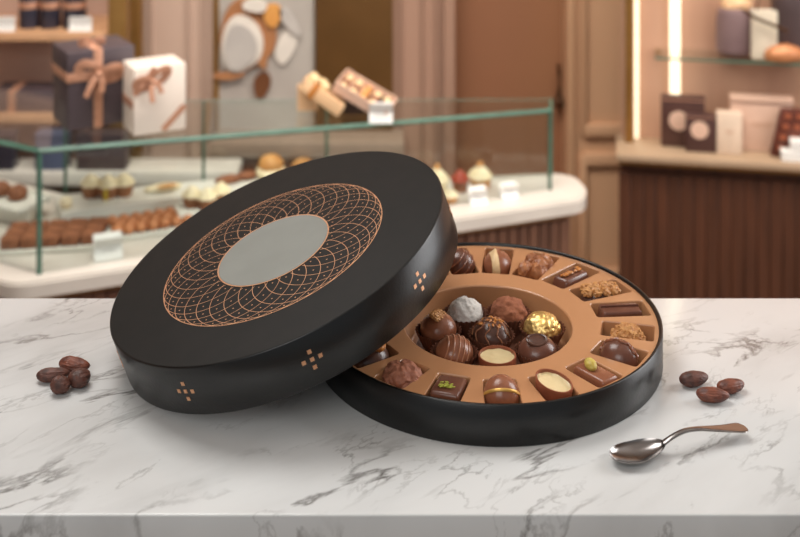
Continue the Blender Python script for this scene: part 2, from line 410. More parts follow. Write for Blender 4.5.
# ================================================================== DISPLAY CASE
PB = Vector((-.6312, 2.1)); PC = Vector((.3128, 2.501))
bc = (PC-PB).normalized(); LBC = (PC-PB).length; ang_bc = math.atan2(bc.y, bc.x)
PCp = Vector((.326, 2.59)); PD = Vector((-.672, 2.41)); PE = Vector((-1.32, 2.765)); PA = Vector((-1.30, 2.466))
ZB = CAMZ-524/FPX*2.1          # slab surface under the glass
def ztop(x, y):
    t = max(-.1, ((Vector((x, y))-PB).dot(bc))/LBC); return .857-.050*t
nor2 = Vector((-bc.y, bc.x))
def off(poly, d):      # outward offset for CCW polygon
    out = []; n = len(poly)
    for i in range(n):
        p0, p1, p2 = poly[i-1], poly[i], poly[(i+1) % n]
        e1 = (p1-p0).normalized(); e2 = (p2-p1).normalized()
        n1 = Vector((e1.y, -e1.x)); n2 = Vector((e2.y, -e2.x)); m = (n1+n2).normalized()
        out.append(p1+m*(d/max(.4, m.dot(n1))))
    return out
case_poly = [PA, PB, PC, PCp, PD, PE]
def roundpoly(poly, r, seg=6):
    out = []; n = len(poly)
    for i in range(n):
        p0, p1, p2 = poly[i-1], poly[i], poly[(i+1) % n]
        a = (p0-p1).normalized(); c = (p2-p1).normalized()
        rr = min(r, (p0-p1).length*.4, (p2-p1).length*.4)
        s, e = p1+a*rr, p1+c*rr
        for k in range(seg+1):
            u = k/seg; out.append(s*(1-u)**2+p1*2*u*(1-u)+e*u*u)
    return out
# counter carrying the case
ctr = thing('display_counter', 'long shop counter with white stone top and slatted walnut front', 'counter', (PB.x, PB.y, 0))
def loc2(poly): return [(p.x-PB.x, p.y-PB.y) for p in poly]
slabp = [Vector((-1.30, 2.466-.05)), Vector((-.66, 2.055)), Vector((.375, 2.451)), Vector((.392, 2.51)), Vector((.380, 2.58)), PCp+Vector((.01, .015)), PD+Vector((0, .06)), PE+Vector((0, .06))]
b = B(); prism(b, [tuple(p) for p in loc2(roundpoly(slabp, .03))], ZB-.028, ZB)
bmesh.ops.bevel(b, geom=[e for e in b.edges if abs(e.verts[0].co.z-e.verts[1].co.z) < 1e-6 and e.verts[0].co.z > ZB-.001], offset=.004, segments=2, affect='EDGES')
obj('stone_top', b, M_shelf, ctr, True)
ip = off(slabp, -.022)
b = B(); prism(b, loc2(ip), ZB-.042, ZB-.0285); obj('brass_strip', b, M_brass, ctr, False)
ip2 = off(slabp, -.035)
b = B(); prism(b, loc2(ip2), .0, ZB-.042); obj('cabinet_body', b, M_woodl, ctr, False)
# vertical slats on the front face
b = B()
s0, s1 = ip2[1], ip2[2]; Ls = (s1-s0).length; ns = 46
for k in range(ns):
    p = s0+(s1-s0)*((k+.5)/ns)-nor2*.004
    box(b, (p.x-PB.x, p.y-PB.y, (ZB-.05)/2), (Ls/ns*.86, .008, ZB-.05), ang_bc, .0015, 1)
so = obj('slats', b, M_woodl, ctr)
# glass case
gc = thing('glass_case', 'glass display case with green tinted edges on the white counter', 'display case', (PB.x, PB.y, ZB))
def wallpanel(name, p, q, z0=0.0, th=.006, mid=.0):
    b = B(); d = (q-p).normalized(); n = Vector((-d.y, d.x))*th
    pts = [p, q, q+n, p+n]
    prism(b, [(v.x-PB.x, v.y-PB.y) for v in pts], z0, 0, lambda x, y: ztop(x+PB.x, y+PB.y)-ZB-.008)
    return obj(name, b, M_glass, gc, False)
wallpanel('front_panel', PB, PC); wallpanel('left_panel', PA, PB); wallpanel('right_panel', PC, PCp)
wallpanel('back_panel', PCp, PD); 
b = B()
for tri in ([PB, PC, PCp, PD], [PA, PB, PD, PE]):
    vs0 = [b.verts.new((p.x-PB.x, p.y-PB.y, ztop(p.x, p.y)-ZB-.008)) for p in tri]
    vs1 = [b.verts.new((p.x-PB.x, p.y-PB.y, ztop(p.x, p.y)-ZB)) for p in tri]
    b.faces.new(vs1); b.faces.new(vs0[::-1])
obj('top_panel', b, M_glass, gc, False)
def edge(p, q, zp, zq, r=.0035, name='glass_edge'):
    b = B(); tube(b, [(p.x-PB.x, p.y-PB.y, zp), (q.x-PB.x, q.y-PB.y, zq)], r, 4); return obj(name, b, M_gedge, gc, False)
zt = lambda p: ztop(p.x, p.y)-ZB-.004
edge(PA, PB, zt(PA), zt(PB), .0050); edge(PB, PC, zt(PB), zt(PC), .0050); edge(PC, PCp, zt(PC), zt(PCp), .004); edge(PCp, PD, zt(PCp), zt(PD), .0012)
edge(PB, PB+Vector((.0001, 0)), 0, zt(PB), .0048, 'corner_post'); edge(PC, PC+Vector((.0001, 0)), 0, zt(PC), .0035, 'corner_post'); edge(PCp, PCp+Vector((.0001, 0)), 0, zt(PCp), .003, 'corner_post')
edge(PD, PD+Vector((.0001, 0)), 0, zt(PD), .0035, 'corner_post')
for f in (.27, .52):
    p = PD.lerp(PCp, f); edge(p, p+Vector((.0001, 0)), 0, zt(p), .0032, 'corner_post')
# riser inside
RZ = .036
rp0 = PB+bc*.06+nor2*.176; rp1 = PB+bc*.66+nor2*.15
rs = tag(obj('display_riser', prism(B(), [tuple(v) for v in (rp0, rp1, rp1+nor2*.052, rp0+nor2*.095)], ZB+.0005, ZB+RZ), M_plate, None, False),
         'white raised step inside the glass case carrying cream cakes', 'display riser')
# trays and sweets
def serving_tray(c, sx, sy, rz, label, z=None):
    z = ZB+.0005 if z is None else z
    b = B(); box(b, (0, 0, .003), (sx, sy, .006), bev=.002)
    for (x, y, a, bb) in ((0, sy/2-.002, sx, .004), (0, -sy/2+.002, sx, .004), (sx/2-.002, 0, .004, sy), (-sx/2+.002, 0, .004, sy)):
        box(b, (x, y, .006), (a, bb, .010), bev=.0015)
    return tag(obj('serving_tray', b, M_plate, None, True, (c.x, c.y, z), (0, 0, rz)), label, 'tray')
DZ = ZB
c0 = ray(55, 243, DZ)
r0 = .16; d0 = Vector((math.cos(r0), math.sin(r0))); n0 = Vector((-d0.y, d0.x))
serving_tray(c0, .195, .10, r0, 'white rectangular tray of brownies at the near corner of the case')
def copy_tree(root, loc, rz, label, scale=None):
    r = root.copy(); COL.objects.link(r); r.location = loc; r.rotation_euler = (0, 0, rz); r['label'] = label
    if scale: r.scale = scale
    for ch in root.children:
        c = ch.copy(); COL.objects.link(c); c.parent = r
    return r
b = B(); box(b, (0, 0, .0105), (.0335, .0265, .021), bev=.003)
for v in b.verts: v.co += noise.noise_vector(v.co*90)*.0012
bp = obj('brownie', b, M_brownie)
ORD = ('first', 'second', 'third', 'fourth', 'fifth', 'sixth', 'seventh')
k = 0
for i in range(5):
    for j in range(3):
        o = bp if k == 0 else bp.copy()
        if k: COL.objects.link(o)
        p = c0.to_2d()+d0*((i-2)*.0355+(j-1)*.004)+n0*((j-1)*.030)
        tag(o, 'chocolate brownie on the corner tray, %s from left in the %s row' % (ORD[i], ('front', 'middle', 'back')[j]), 'brownie', 'brownies on the corner tray')
        o.location = (p.x, p.y, DZ+.0072); o.rotation_euler = (0, 0, r0+random.uniform(-.12, .12)); k += 1
c1 = ray(152, 229, DZ)
serving_tray(c1, .165, .082, ang_bc, 'white tray piled with round truffles in the middle of the case')
b = B(); blob(b, (0, 0, .0105), (.0115, .0115, .0105), .05, 3, 4, 3)
tp = (obj('truffle', b, mat('hazel_truffle', (176, 104, 62), .5, 0, (204, 138, 92), 120, .0006, 200)))
k = 0
for i in range(7):
    for j in range(3):
        o = tp if k == 0 else tp.copy()
        if k: COL.objects.link(o)
        p = c1.to_2d()+bc*((i-3)*.0222+(j % 2)*.009-.004)+nor2*((j-1)*.0245)
        tag(o, 'round tan truffle on the middle case tray, %s from left in the %s row' % (ORD[i], ('front', 'middle', 'back')[j]), 'truffle', 'tan truffles on the middle tray')
        o.location = (p.x, p.y, DZ+.0065); o.rotation_euler = (0, 0, random.uniform(0, 6)); k += 1
card(ray(108, 257, DZ+.001), .050, .048, ang_bc-.05, .62, 'white price card standing in front of the brownie and truffle trays', 'price cards in the display case')
card(ray(478, 203, DZ+.001), .036, .038, ang_bc-.15, .62, 'white price card in front of the cupcakes, left of two at the case end', 'price cards in the display case')
card(ray(509, 197, DZ+.001), .036, .034, ang_bc-.15, .62, 'white price card nearest the right end of the glass case', 'price cards in the display case')
# cupcakes
def cupcake(loc, r, h, label, base=M_pastry, top=M_crm, berry=None, ribbon=False, name='cupcake', group=None):
    t = thing(name, label, 'cupcake', loc, random.uniform(0, 6), group)
    b = B(); lathe(b, [(0, 0), (r*.72, 0), (r*.98, h*.55), (r*.9, h*.58), (0, h*.58)], 48, fn=lambda a, z: 1+.03*math.cos(16*a)); obj('case', b, base, t)
    b = B(); lathe(b, [(r*.95, h*.54), (r*1.05, h*.62), (r*.95, h*.70), (r*.80, h*.72), (r*.82, h*.80), (r*.66, h*.88), (r*.5, h*.9), (r*.45, h*.98), (r*.2, h*1.08), (0, h*1.12)], 48, fn=lambda a, z: 1+.05*math.cos(9*a+z*160)); obj('frosting', b, top, t)
    if berry: b = B(); blob(b, (0, 0, h*1.12), (r*.35, r*.3, r*.25), .1, 2, 1, 3); obj('topping', b, berry, t)
    if ribbon: b = B(); box(b, (0, -r*.93, h*.28), (r*.35, .003, h*.6), bev=.001); obj('ribbon', b, M_yellow, t)
    return t
RT = DZ+RZ+.0005
t3 = cupcake(ray(91, 196, RT), .020, .040, 'brown cream topped cake, leftmost of three in a row on the riser', M_cake, M_crm, None)
cupcake(ray(108, 197, RT), .020, .040, 'brown cake with a yellow ribbon in the middle of the riser row', M_cake, M_crm, None, True).rotation_euler = (0, 0, 0)
cupcake(ray(124, 195, RT), .020, .040, 'brown cream topped cake on the riser, right of the yellow ribboned one', M_cake, M_crm, None)
for g, (px, py) in enumerate(((192, 206), (207, 208), (221, 202))):
    cupcake(ray(px, py, DZ+.03), .019, .036, 'cream topped chocolate cup, %s of three half hidden by the black lid' % ('left', 'middle', 'right')[g], M_cake, M_crm)
b = B(); box(b, (0, 0, .0145), (.12, .05, .029), bev=.002)
pp = ray(207, 205, DZ+.03)
tag(obj('cake_stand', b, M_plate, None, True, (pp.x, pp.y, DZ+.0005), (0, 0, ang_bc)), 'small white block under the three chocolate cups beside the lid', 'cake stand')
def loaf(loc, l, wd, h, rz, m, label, name='pastry', cat='pastry', seed=1):
    b = B(); blob(b, (0, 0, h*.45), (l/2, wd/2, h*.6), .06, 2.2, seed, 4, flatten=-.7)
    zmin = min(v.co.z for v in b.verts)
    for v in b.verts: v.co.z -= zmin
    return tag(obj(name, b, m, None, True, loc, (0, 0, rz)), label, cat)
loaf(ray(163, 190, RT), .075, .030, .012, ang_bc, M_crm, 'flat cream slice lying on the riser beside the three cakes', seed=3)
loaf(ray(167, 187, RT+.0115), .040, .014, .006, ang_bc, M_pastry, 'thin pastry finger lying on the flat cream slice', seed=5)
loaf(ray(228, 183, RT+.001), .055, .020, .016, ang_bc, M_brownie, 'brown eclair, left one of two behind the black lid', seed=6)
loaf(ray(247, 179, RT+.001), .045, .020, .016, ang_bc, M_brownie, 'brown eclair, right one of two behind the black lid', seed=8)
def bun(px, py, z, r, label, seed):
    t = thing('cream_bun', label, 'bun', ray(px, py, z), 0)
    b = B(); blob(b, (0, 0, r*.5), (r*1.15, r*1.15, r*.52), .05, 2, seed, 4, flatten=-.9); obj('bun_base', b, M_crm, t)
    b = B(); blob(b, (0, 0, r*1.05), (r*.95, r*.95, r*.72), .05, 2, seed+1, 4); obj('bun_top', b, M_pastry, t)
bun(271, 178, RT+.001, .027, 'large golden cream bun, left of two above the lid edge', 2)
bun(303, 179, RT+.001, .024, 'golden cream bun, right of two above the lid edge', 5)
cupcake(ray(437, 194, DZ+.001), .024, .050, 'tall cream cupcake with golden top beside the tilted lid', M_crm, M_crm, M_pastry)
cupcake(ray(480, 190, DZ+.001), .024, .048, 'tall cream cupcake with golden crumbs behind a price card', M_pastry, M_crm, M_pastry)
cupcake(ray(460, 191, DZ+.001), .018, .040, 'chocolate tart with red topping between the two tall cupcakes', M_brownie, M_straw, None, name='tart')
cupcake(ray(450, 202, DZ+.001), .017, .024, 'small cream puff in front of the tall cupcakes by the lid', M_pastry, M_crm, None)
# tray of pastries left end
pL = ray(8, 214, DZ)
serving_tray(pL+Vector((-.02, .0, 0)), .20, .09, -.5, 'white tray of brown pastries at the left end of the case', DZ+.03)
tag(obj('tray_block', prism(B(), [tuple((pL.to_2d()+Vector(v))) for v in ((-.10, -.0), (.06, -.06), (.06, .02), (-.08, .08))], DZ+.0005, DZ+.029), M_plate, None, False), 'white block raising the pastry tray at the left end', 'display block')
for k_, (dx, dy) in enumerate(((-.085, .03), (-.045, .010), (-.005, -.012), (.035, -.032))):
    loaf((pL.x+dx-.01, pL.y+dy+.012, DZ+.0375), .040, .034, .026, .4, M_brownie, '%s brown pastry from the left on the far left case tray' % ('first', 'second', 'third', 'fourth')[k_], seed=11+k_)
tag(obj('cream_puff', blob(B(), (0, 0, .011), (.012, .012, .011), .08, 2, 3, 3), M_crm, None, True, tuple(ray(66, 208, RT)-Vector((0, 0, 0)))), 'small white cream puff on the left end of the riser', 'cream puff')
# low service shelf behind the case with tins
sy = 2.95
sz = CAMZ-(172-HZ)*sy/FPX
svc = thing('service_shelf', 'white service shelf on a dark base behind the left of the glass case', 'shelf', ((-140)/FPX*sy-.55, sy, 0))
b = B(); box(b, (0, 0, sz), (1.0, .10, .035), bev=.003); obj('shelf_board', b, M_shelf, svc)
b = B(); box(b, (0, .015, sz/2-.01), (.98, .07, sz-.02)); obj('base_cabinet', b, M_wood, svc, False)
for px, w_, lab, mm in ((8, .05, 'dark box on the service shelf, leftmost behind the case', M_tin), (55, .075, 'slate blue box on the service shelf behind the case corner', mat('slate_box', (84, 92, 116), .45)), (105, .12, 'wide dark slate box on the service shelf behind the glass', M_gbdark)):
    b = B(); box(b, (0, 0, .04), (w_, .05, .08), bev=.002)
    t = thing('storage_box', lab, 'box', ((px-400)/FPX*sy, sy-.015, sz+.018)); obj('body', b, mm, t)
    b = B(); box(b, (0, 0, .082), (w_+.003, .053, .012), bev=.002); obj('lid', b, mm, t)

# ------------------------------------------------------------------ things on top of the case
def raytop(px, py):
    z = .85
    for _ in range(12):
        p = ray(px, py, z); z = ztop(p.x, p.y)
    return Vector((p.x, p.y, z+.0008))
def bow(parent, c, s, rz=0, m=M_ribbon, tilt=0):
    b = B()
    for sg in (1, -1):
        pts = []
        for i in range(15):
            a = 2*PI*i/14
            pts.append((sg*(s*.5-s*.5*math.cos(a)), -.12*s*math.sin(a)-.002, s*.32*math.sin(a)+sg*s*.12*(1-math.cos(a))*.5+s*.1*(1-math.cos(a))))
        tube(b, pts, lambda u: s*(.07+.17*math.sin(PI*u)), 8, .12, up=Vector((0, 1, 0)))
    for sg, ln in ((1, .75), (-1, 1.1)):
        tube(b, [(0, -.003, 0), (sg*s*.25, -.010, -s*ln*.4), (sg*s*.32, -.012, -s*ln)], s*.14, 6, .12, up=Vector((0, 1, 0)))
    blob(b, (0, -.004, 0), (s*.17, s*.14, s*.16), sub=3)
    bmesh.ops.rotate(b, cent=(0, 0, 0), matrix=Matrix.Rotation(tilt, 3, 'Y'), verts=b.verts)
    bmesh.ops.rotate(b, cent=(0, 0, 0), matrix=Matrix.Rotation(rz, 3, 'Z'), verts=b.verts)
    return obj('bow', b, m, parent, True, c)
# dark gift box
p = raytop(68, 132); g1 = thing('gift_box', 'tall dark gift box with rose gold ribbon and bow on the glass case', 'gift box', p, .55)
W1, D1, H1 = .124, .10, .143
b = B(); box(b, (W1/2, D1/2, H1/2-.004), (W1, D1, H1-.008), bev=.002); obj('body', b, M_gbdark, g1)
b = B(); box(b, (W1/2, D1/2, H1-.022), (W1+.003, D1+.003, .044), bev=.002); obj('lid', b, M_gbdark, g1)
b = B(); box(b, (W1*.45, D1/2, H1/2), (.017, D1+.005, H1+.003), bev=.0005); box(b, (W1/2, D1/2, H1*.68), (W1+.005, D1+.005, .017), bev=.0005); obj('ribbon', b, M_ribbon, g1)
bow(g1, (W1*.45, -.003, H1*.69), .040, 0, M_ribbon, .35)
bow(g1, (W1*.42, D1*.3, H1+.006), .022, 0, M_ribbon, .2)
p = raytop(134, 137); g2 = thing('gift_box', 'cream gift box with rose gold diagonal ribbon on the glass case', 'gift box', p, .50)
W2, D2, H2 = .098, .075, .122
b = B(); box(b, (W2/2, D2/2, H2/2), (W2, D2, H2), bev=.0015); obj('body', b, M_gbwhite, g2)
b = B()
def strip(b, p, q, wd, y):
    p = Vector(p); q = Vector(q); d = (q-p).normalized(); n = Vector((-d.y, d.x))*wd/2
    vs = [b.verts.new((v.x, y, v.y)) for v in (p-n, q-n, q+n, p+n)]; vs2 = [b.verts.new((v.co.x, y-.0012, v.co.z)) for v in vs]
    b.faces.new(vs2); b.faces.new(vs[::-1])
    for i in range(4): b.faces.new((vs[i], vs[(i+1) % 4], vs2[(i+1) % 4], vs2[i]))
strip(b, (.0, H2*.62), (W2*.42, H2*.98), .013, -.0002); strip(b, (W2*.55, .004), (W2-.002, H2*.36), .011, -.0002)
box(b, (-.0006, D2/2, H2*.45), (.0012, D2*.9, .014)); bmesh.ops.recalc_face_normals(b, faces=b.faces); obj('ribbon', b, M_ribbon, g2, False)
bow(g2, (W2*.34, -.003, H2*.80), .032, 0, M_ribbon, -.2)
# truffle boxes at right of the case top
p = raytop(318, 119); k1 = thing('gift_box', 'small slanted kraft gift box with golden bow on the glass case', 'gift box', p+Vector((0, .02, .0)), .0)
b = B()
mt = Matrix.Translation((.0, 0, .022)) @ Matrix.Rotation(.62, 4, 'Y') @ Matrix.Rotation(-.12, 4, 'X')
box(b, (0, 0, .012), (.092, .055, .026), bev=.002, mtx=mt)
lo = min(v.co.z for v in b.verts)
for v in b.verts: v.co.z -= lo
obj('body', b, M_kraft, k1)
b = B(); box(b, (-.022, 0, .012), (.012, .057, .028), bev=.001, mtx=mt)
for v in b.verts: v.co.z -= lo
obj('ribbon', b, M_caramel, k1)
b = B()
for i, (dx, dy) in enumerate(((-.03, -.012), (-.018, .0), (-.034, .008), (-.006, -.012), (-.012, .012))):
    blob(b, mt @ Vector((dx, dy, .031)) - Vector((0, 0, lo)), (.010, .010, .009), .1, 2, i, 3)
obj('bow', b, M_ivory, k1)
b = B(); prism(b, [(-.045, .03), (-.005, .03), (-.005, .045), (-.045, .045)], 0, .05); obj('easel', b, M_kraft, k1, False)
p = raytop(368, 119); k2 = thing('truffle_box', 'open blush box of truffles propped up on the glass case', 'box of truffles', p+Vector((0, .03, 0)), 0)
mt = Matrix.Translation((-.012, 0, .035)) @ Matrix.Rotation(.46, 4, 'Y') @ Matrix.Rotation(.16, 4, 'X') @ Matrix.Rotation(-.18, 4, 'Z')
b = B(); box(b, (0, 0, .003), (.118, .082, .004), mtx=mt)
for (x, y, a, c_) in ((0, .040, .118, .003), (0, -.040, .118, .003), (.058, 0, .003, .082), (-.058, 0, .003, .082)): box(b, (x, y, .012), (a, c_, .022), bev=.0008, mtx=mt)
lo = min(v.co.z for v in b.verts)
for v in b.verts: v.co.z -= lo
obj('box_tray', b, M_pinkcard, k2, False)
b = B(); box(b, (0, -.026, -.008), (.116, .026, .018), mtx=mt)
for v in b.verts: v.co.z -= lo
b2 = B(); prism(b2, [(-.05, .0), (.03, .0), (.03, .03), (-.05, .03)], 0, .030); obj('stand', b2, mat('dark_card', (66, 44, 36), .5), k2, False); b.free()
for i in range(5):
    for j in range(3):
        b = B(); blob(b, (0, 0, 0), (.0095, .0095, .0085), .06, 3, i+j, 3)
        q = mt @ Vector((-.044+i*.022, -.024+j*.024, .013)) - Vector((0, 0, lo))
        o = tag(obj('truffle', b, (M_ivory, M_milk, M_ivory)[(j) % 3] if i != 2 else M_pastry, None, True, tuple(k2.location+q)),
                'truffle in the propped open blush box, %s from left in the %s row' % (ORD[i], ('front', 'middle', 'back')[j]), 'truffle', 'truffles in the propped open box')
card(raytop(381, 121)+Vector((0, -.012, 0)), .046, .040, .0, .3, 'white price card on the glass top before the open truffle box')

# ================================================================== RIGHT CABINET + NICHE
cb = thing('wall_cabinet', 'dark walnut cabinet with pale stone top on the right', 'cabinet', (at(616, 160, 2.8).x, 2.8, 0), 0)
dirR = (at(800, 171, 2.727)-at(616, 160, 2.8)); angR = math.atan2(dirR.y, dirR.x); cb.rotation_euler = (0, 0, angR)
ZS = CAMZ-410*2.8/FPX; ZT = ZS+.0165
b = B(); box(b, (.755, .0675, (ZS+ZT)/2), (1.51, .155, ZT-ZS), bev=.003); obj('stone_top', b, mat('sand_stone', (172, 146, 120), .4, 0, (164, 138, 112), 8), cb)
b = B(); box(b, (.75, .085, ZS-.009), (1.49, .12, .016)); obj('brass_strip', b, M_brass, cb, False)
b = B(); box(b, (.75, .09, (ZS-.018)/2), (1.48, .11, ZS-.018)); obj('body', b, M_wood, cb, False)
b = B()
for k in range(52): box(b, (.02+.0285*k, .026, (ZS-.03)/2), (.0262, .012, ZS-.04), bev=.0015, seg=1)
obj('slats', b, M_wood, cb)
Minv = Matrix.Rotation(-angR, 4, 'Z') @ Matrix.Translation(-Vector(cb.location))
Mfw = Minv.inverted()
def cabp(px, py, yl):    # local point on plane local-y = yl seen at pixel
    d = Vector(((px-400)/FPX, 1, -(py-HZ)/FPX)); o = Minv @ Vector((0, 0, CAMZ)); dd = (Minv.to_3x3() @ d)
    s = (yl-o.y)/dd.y; return o+dd*s
nb = thing('display_niche', 'lit display niche with brass frame and warm light strips above the cabinet', 'display niche', cb.location, angR)
yb = .135
a0 = cabp(626, 60, yb-.03).x; 
b = B(); box(b, (a0+.70, yb, (ZT+2.3)/2+.0), (1.42, .02, 2.3-ZT)); obj('back_panel', b, M_niche, nb, False)
x = cabp(629, 60, yb-.04).x
b = B(); box(b, (x, yb-.03, (ZT+2.3)/2), (.019, .05, 2.3-ZT-.001), bev=.001); obj('brass_frame', b, M_brass, nb)
x = cabp(636.5, 60, yb-.02).x
b = B(); box(b, (x, yb-.017, (ZT+2.3)/2), (.010, .012, 2.3-ZT-.002)); obj('light_strip', b, M_led, nb, False)
x = cabp(675, 60, yb-.02).x
b = B(); box(b, (x, yb-.017, (ZT+2.3)/2), (.024, .012, 2.3-ZT-.002)); obj('light_strip', b, M_led, nb, False)
gz = cabp(700, 60, .03).z
gs = thing('glass_shelf', 'thin glass shelf across the lit niche carrying ornaments', 'shelf', cb.location, angR)
b = B(); box(b, (.76, .076, gz), (1.34, .094, .006)); obj('glass_plate', b, M_glass, gs, False)
b = B(); box(b, (.76, .0275, gz), (1.34, .003, .0045)); obj('glass_edge', b, M_gedge, gs, False)
b = B()
for xx in (.1, .75, 1.4): box(b, (xx, .186, gz-.008), (.012, .012, .012))
for v in b.verts: v.co.y -= .067
obj('bracket', b, M_brass, gs, False)
def W(px, py, yl, z=None):
    q = cabp(px, py, yl)
    if z is not None: q.z = z
    return Mfw @ q
SC = FPX/2.75
# ornaments on the glass shelf
gt = gz+.0035
def px2m(a): return a/SC
t = thing('round_vase', 'rounded mauve ceramic vase on the glass shelf, leftmost ornament', 'vase', W(736, 58, .085, gt), angR); t.scale = (1, .7, 1)
b = B(); r = px2m(20); lathe(b, [(0, 0), (r*.78, 0), (r, .010), (r*1.02, .04), (r, .09), (r*.93, .105), (r*.6, .112), (r*.58, .108), (r*.85, .10), (r*.9, .05), (0, .01)], 40); obj('body', b, mat('mauve_ceramic', (128, 104, 104), .5, 0, (112, 88, 88), 10), t)
b = B(); blob(b, (0, 0, .118), (r*.75, r*.75, .02), .15, 2, 3, 4); obj('copper_contents', b, M_kraft, t)
t = thing('gift_bag', 'cream gift bag with a brown cord on the glass shelf', 'bag', W(764, 58, .050, gt), angR)
b = B(); box(b, (0, 0, .058), (px2m(26), .024, .116), bev=.006); 
for v in b.verts:
    if v.co.z > .08: v.co.y *= .4
obj('body', b, mat('cream_bag', (226, 212, 190), .6, 0, (214, 200, 178), 30), t)
b = B(); tube(b, [(-.05, -.024, .118), (-.02, -.026, .10), (.02, -.027, .085), (.05, -.024, .072)], .004, 8); tube(b, [(-.02, -.02, .116), (-.01, -.01, .15), (.012, -.01, .15), (.02, -.02, .116)], .002, 6); obj('cord', b, M_bronze, t)
t = thing('tall_vase', 'tall dark vase at the right frame edge on the glass shelf', 'vase', W(792, 56, .085, gt), angR); t.scale = (1, .75, 1)
b = B(); r = px2m(21); lathe(b, [(0, 0), (r*.8, 0), (r*.95, .03), (r, .12), (r*.85, .17), (r*.5, .19), (r*.55, .205), (r*.5, .205), (r*.42, .19), (0, .18)], 40); obj('body', b, M_vase, t)
t = tag(obj('lidded_pot', None or (lambda b: (blob(b, (0, 0, .013), (px2m(20), .026, .026), .06, 2, 9, 4, flatten=-.45), b)[1])(B()), mat('copper_glaze', (196, 132, 88), .45, .2, (180, 116, 74), 20), None, True, tuple(W(784, 62, .046, gt))), 'rounded copper coloured lidded pot in front of the tall dark vase', 'pot')
# items on the cabinet top
def emblem_box(px0, px1, py0, py1, yl, d, label, m, ex, ey, er, tilt=0):
    wd = px2m(px1-px0)*1.0; h = px2m(py1-py0)*1.02
    c = W((px0+px1)/2, py1, yl, ZT+.0005)
    t = thing('chocolate_box', label, 'chocolate box', c, angR)
    b = B(); box(b, (0, d/2, h/2), (wd, d, h), bev=.0015); obj('body', b, m, t)
    b = B(); lathe(b, [(0, 0), (er, 0), (er, .0012), (0, .0012)], 32)
    bmesh.ops.rotate(b, cent=(0, 0, 0), matrix=Matrix.Rotation(PI/2, 3, 'X'), verts=b.verts)
    obj('round_label', b, M_pinkcard, t, True, (ex*wd, -.0005, h*ey))
    b = B(); box(b, (0, -.0006, h*.93), (wd*.96, .0012, h*.02)); obj('border_line', b, M_ribbon, t, False)
    return t
emblem_box(661, 705, 100, 151, .068, .022, 'large dark chocolate box with pink round label, at the back', M_redbox if 0 else mat('cocoa_box', (84, 54, 46), .45, 0, (72, 44, 38), 20), -.1, .52, px2m(10))
emblem_box(686, 716, 116, 153, .038, .022, 'small dark chocolate box with pink round label, in front', mat('cocoa_box2', (72, 46, 42), .45), -.05, .60, px2m(9))
def plainbox(px0, px1, py0, py1, yl, d, label, m, rz=0, name='carton', cat='box'):
    wd = px2m(px1-px0); h = px2m(py1-py0)*1.02; c = W((px0+px1)/2, py1, yl, ZT+.0005)
    t = thing(name, label, cat, c, angR+rz); b = B(); box(b, (0, d/2, h/2), (wd, d, h), bev=.0015); obj('body', b, m, t)
    b = B(); box(b, (0, -.0004, h*.55), (wd*.35, .0008, h*.02)); box(b, (0, -.0004, h*.50), (wd*.25, .0008, h*.015)); obj('print', b, mat('tan_print', (190, 150, 124), .6), t, False)
    return t, wd, h
plainbox(717, 742, 112, 153, .038, .022, 'narrow cream carton standing beside the dark round labelled boxes', mat('sand_card', (214, 190, 168), .55))
t, wd, h = plainbox(731, 792, 100, 151, .068, .03, 'wide blush gift carton standing behind the cream carton', M_pinkcard)
b = B(); box(b, (0, .012, h+.002), (wd*1.02, .034, .012), bev=.002); obj('lid', b, M_pinkcard, t)
# leaning dark box & stacked white boxes
c = W(785, 156, .036, ZT+.0005)
t = thing('chocolate_box', 'oxblood patterned box leaning at the right frame edge', 'chocolate box', c, angR)
b = B(); box(b, (.0, .012, .055), (px2m(28), .022, .108), bev=.0015)
for v in b.verts: v.co.x += v.co.z*.22
obj('body', b, M_redbox, t)
b = B()
for i in range(4):
    for j in range(2): box(b, (-.014+.026*j+(.02+.025*i)*.22, 0.0, .02+.025*i), (.014, .003, .012), bev=.0008)
obj('pattern', b, M_ribbon if 0 else mat('oxblood_light', (150, 82, 54), .4), t)
for i, (px, py, wd, z) in enumerate(((801, 155, px2m(38), 0), (806, 143, px2m(30), .0245))):
    c = W(px, 159, .008+.012, ZT+.0005+z)
    t = thing('white_box', ('low white lidded box resting on the cabinet by the right frame edge', 'smaller white lidded box stacked upon the low white box')[i], 'box', c, angR, 'stacked white boxes on the cabinet')
    b = B(); box(b, (0, 0, .008), (wd, .026, .016), bev=.001); obj('body', b, M_white, t)
    b = B(); box(b, (0, 0, .0195), (wd+.002, .028, .008), bev=.001); obj('lid', b, M_white, t)

# ================================================================== MARBLE BAR
Y0, Y1 = .7138, .9964
b = B(); box(b, (0, (Y0+Y1)/2, T-.015), (1.9, Y1-Y0, .03), bev=.0012, seg=3)
bar = thing('marble_bar', 'white grey veined marble bar counter in the foreground', 'counter', (0, (Y0+Y1)/2, 0))
bo = obj('marble_top', b, M_marble, bar, True); bo.location = (0, -(Y0+Y1)/2, 0)
b = B(); box(b, (0, .0, (T-.031)/2), (1.8, Y1-Y0-.06, T-.031)); obj('bar_body', b, M_wood, bar, False)

# ================================================================== ROUND BOX
BX, BY = .0668, .9123; HB = .0278; RB = .130
base = thing('chocolate_box', 'round black box base holding the caramel chocolate tray', 'chocolate box', (BX, BY, T))
b = B()
lathe(b, [(0, .0), (RB-.0008, 0), (RB, .0008), (RB, HB-.0006), (RB-.0006, HB), (RB-.0020, HB), (RB-.0026, HB-.0006), (RB-.0026, .0020), (0, .0020)], 160)
obj('shell', b, M_black_side, base, True, angle=50)
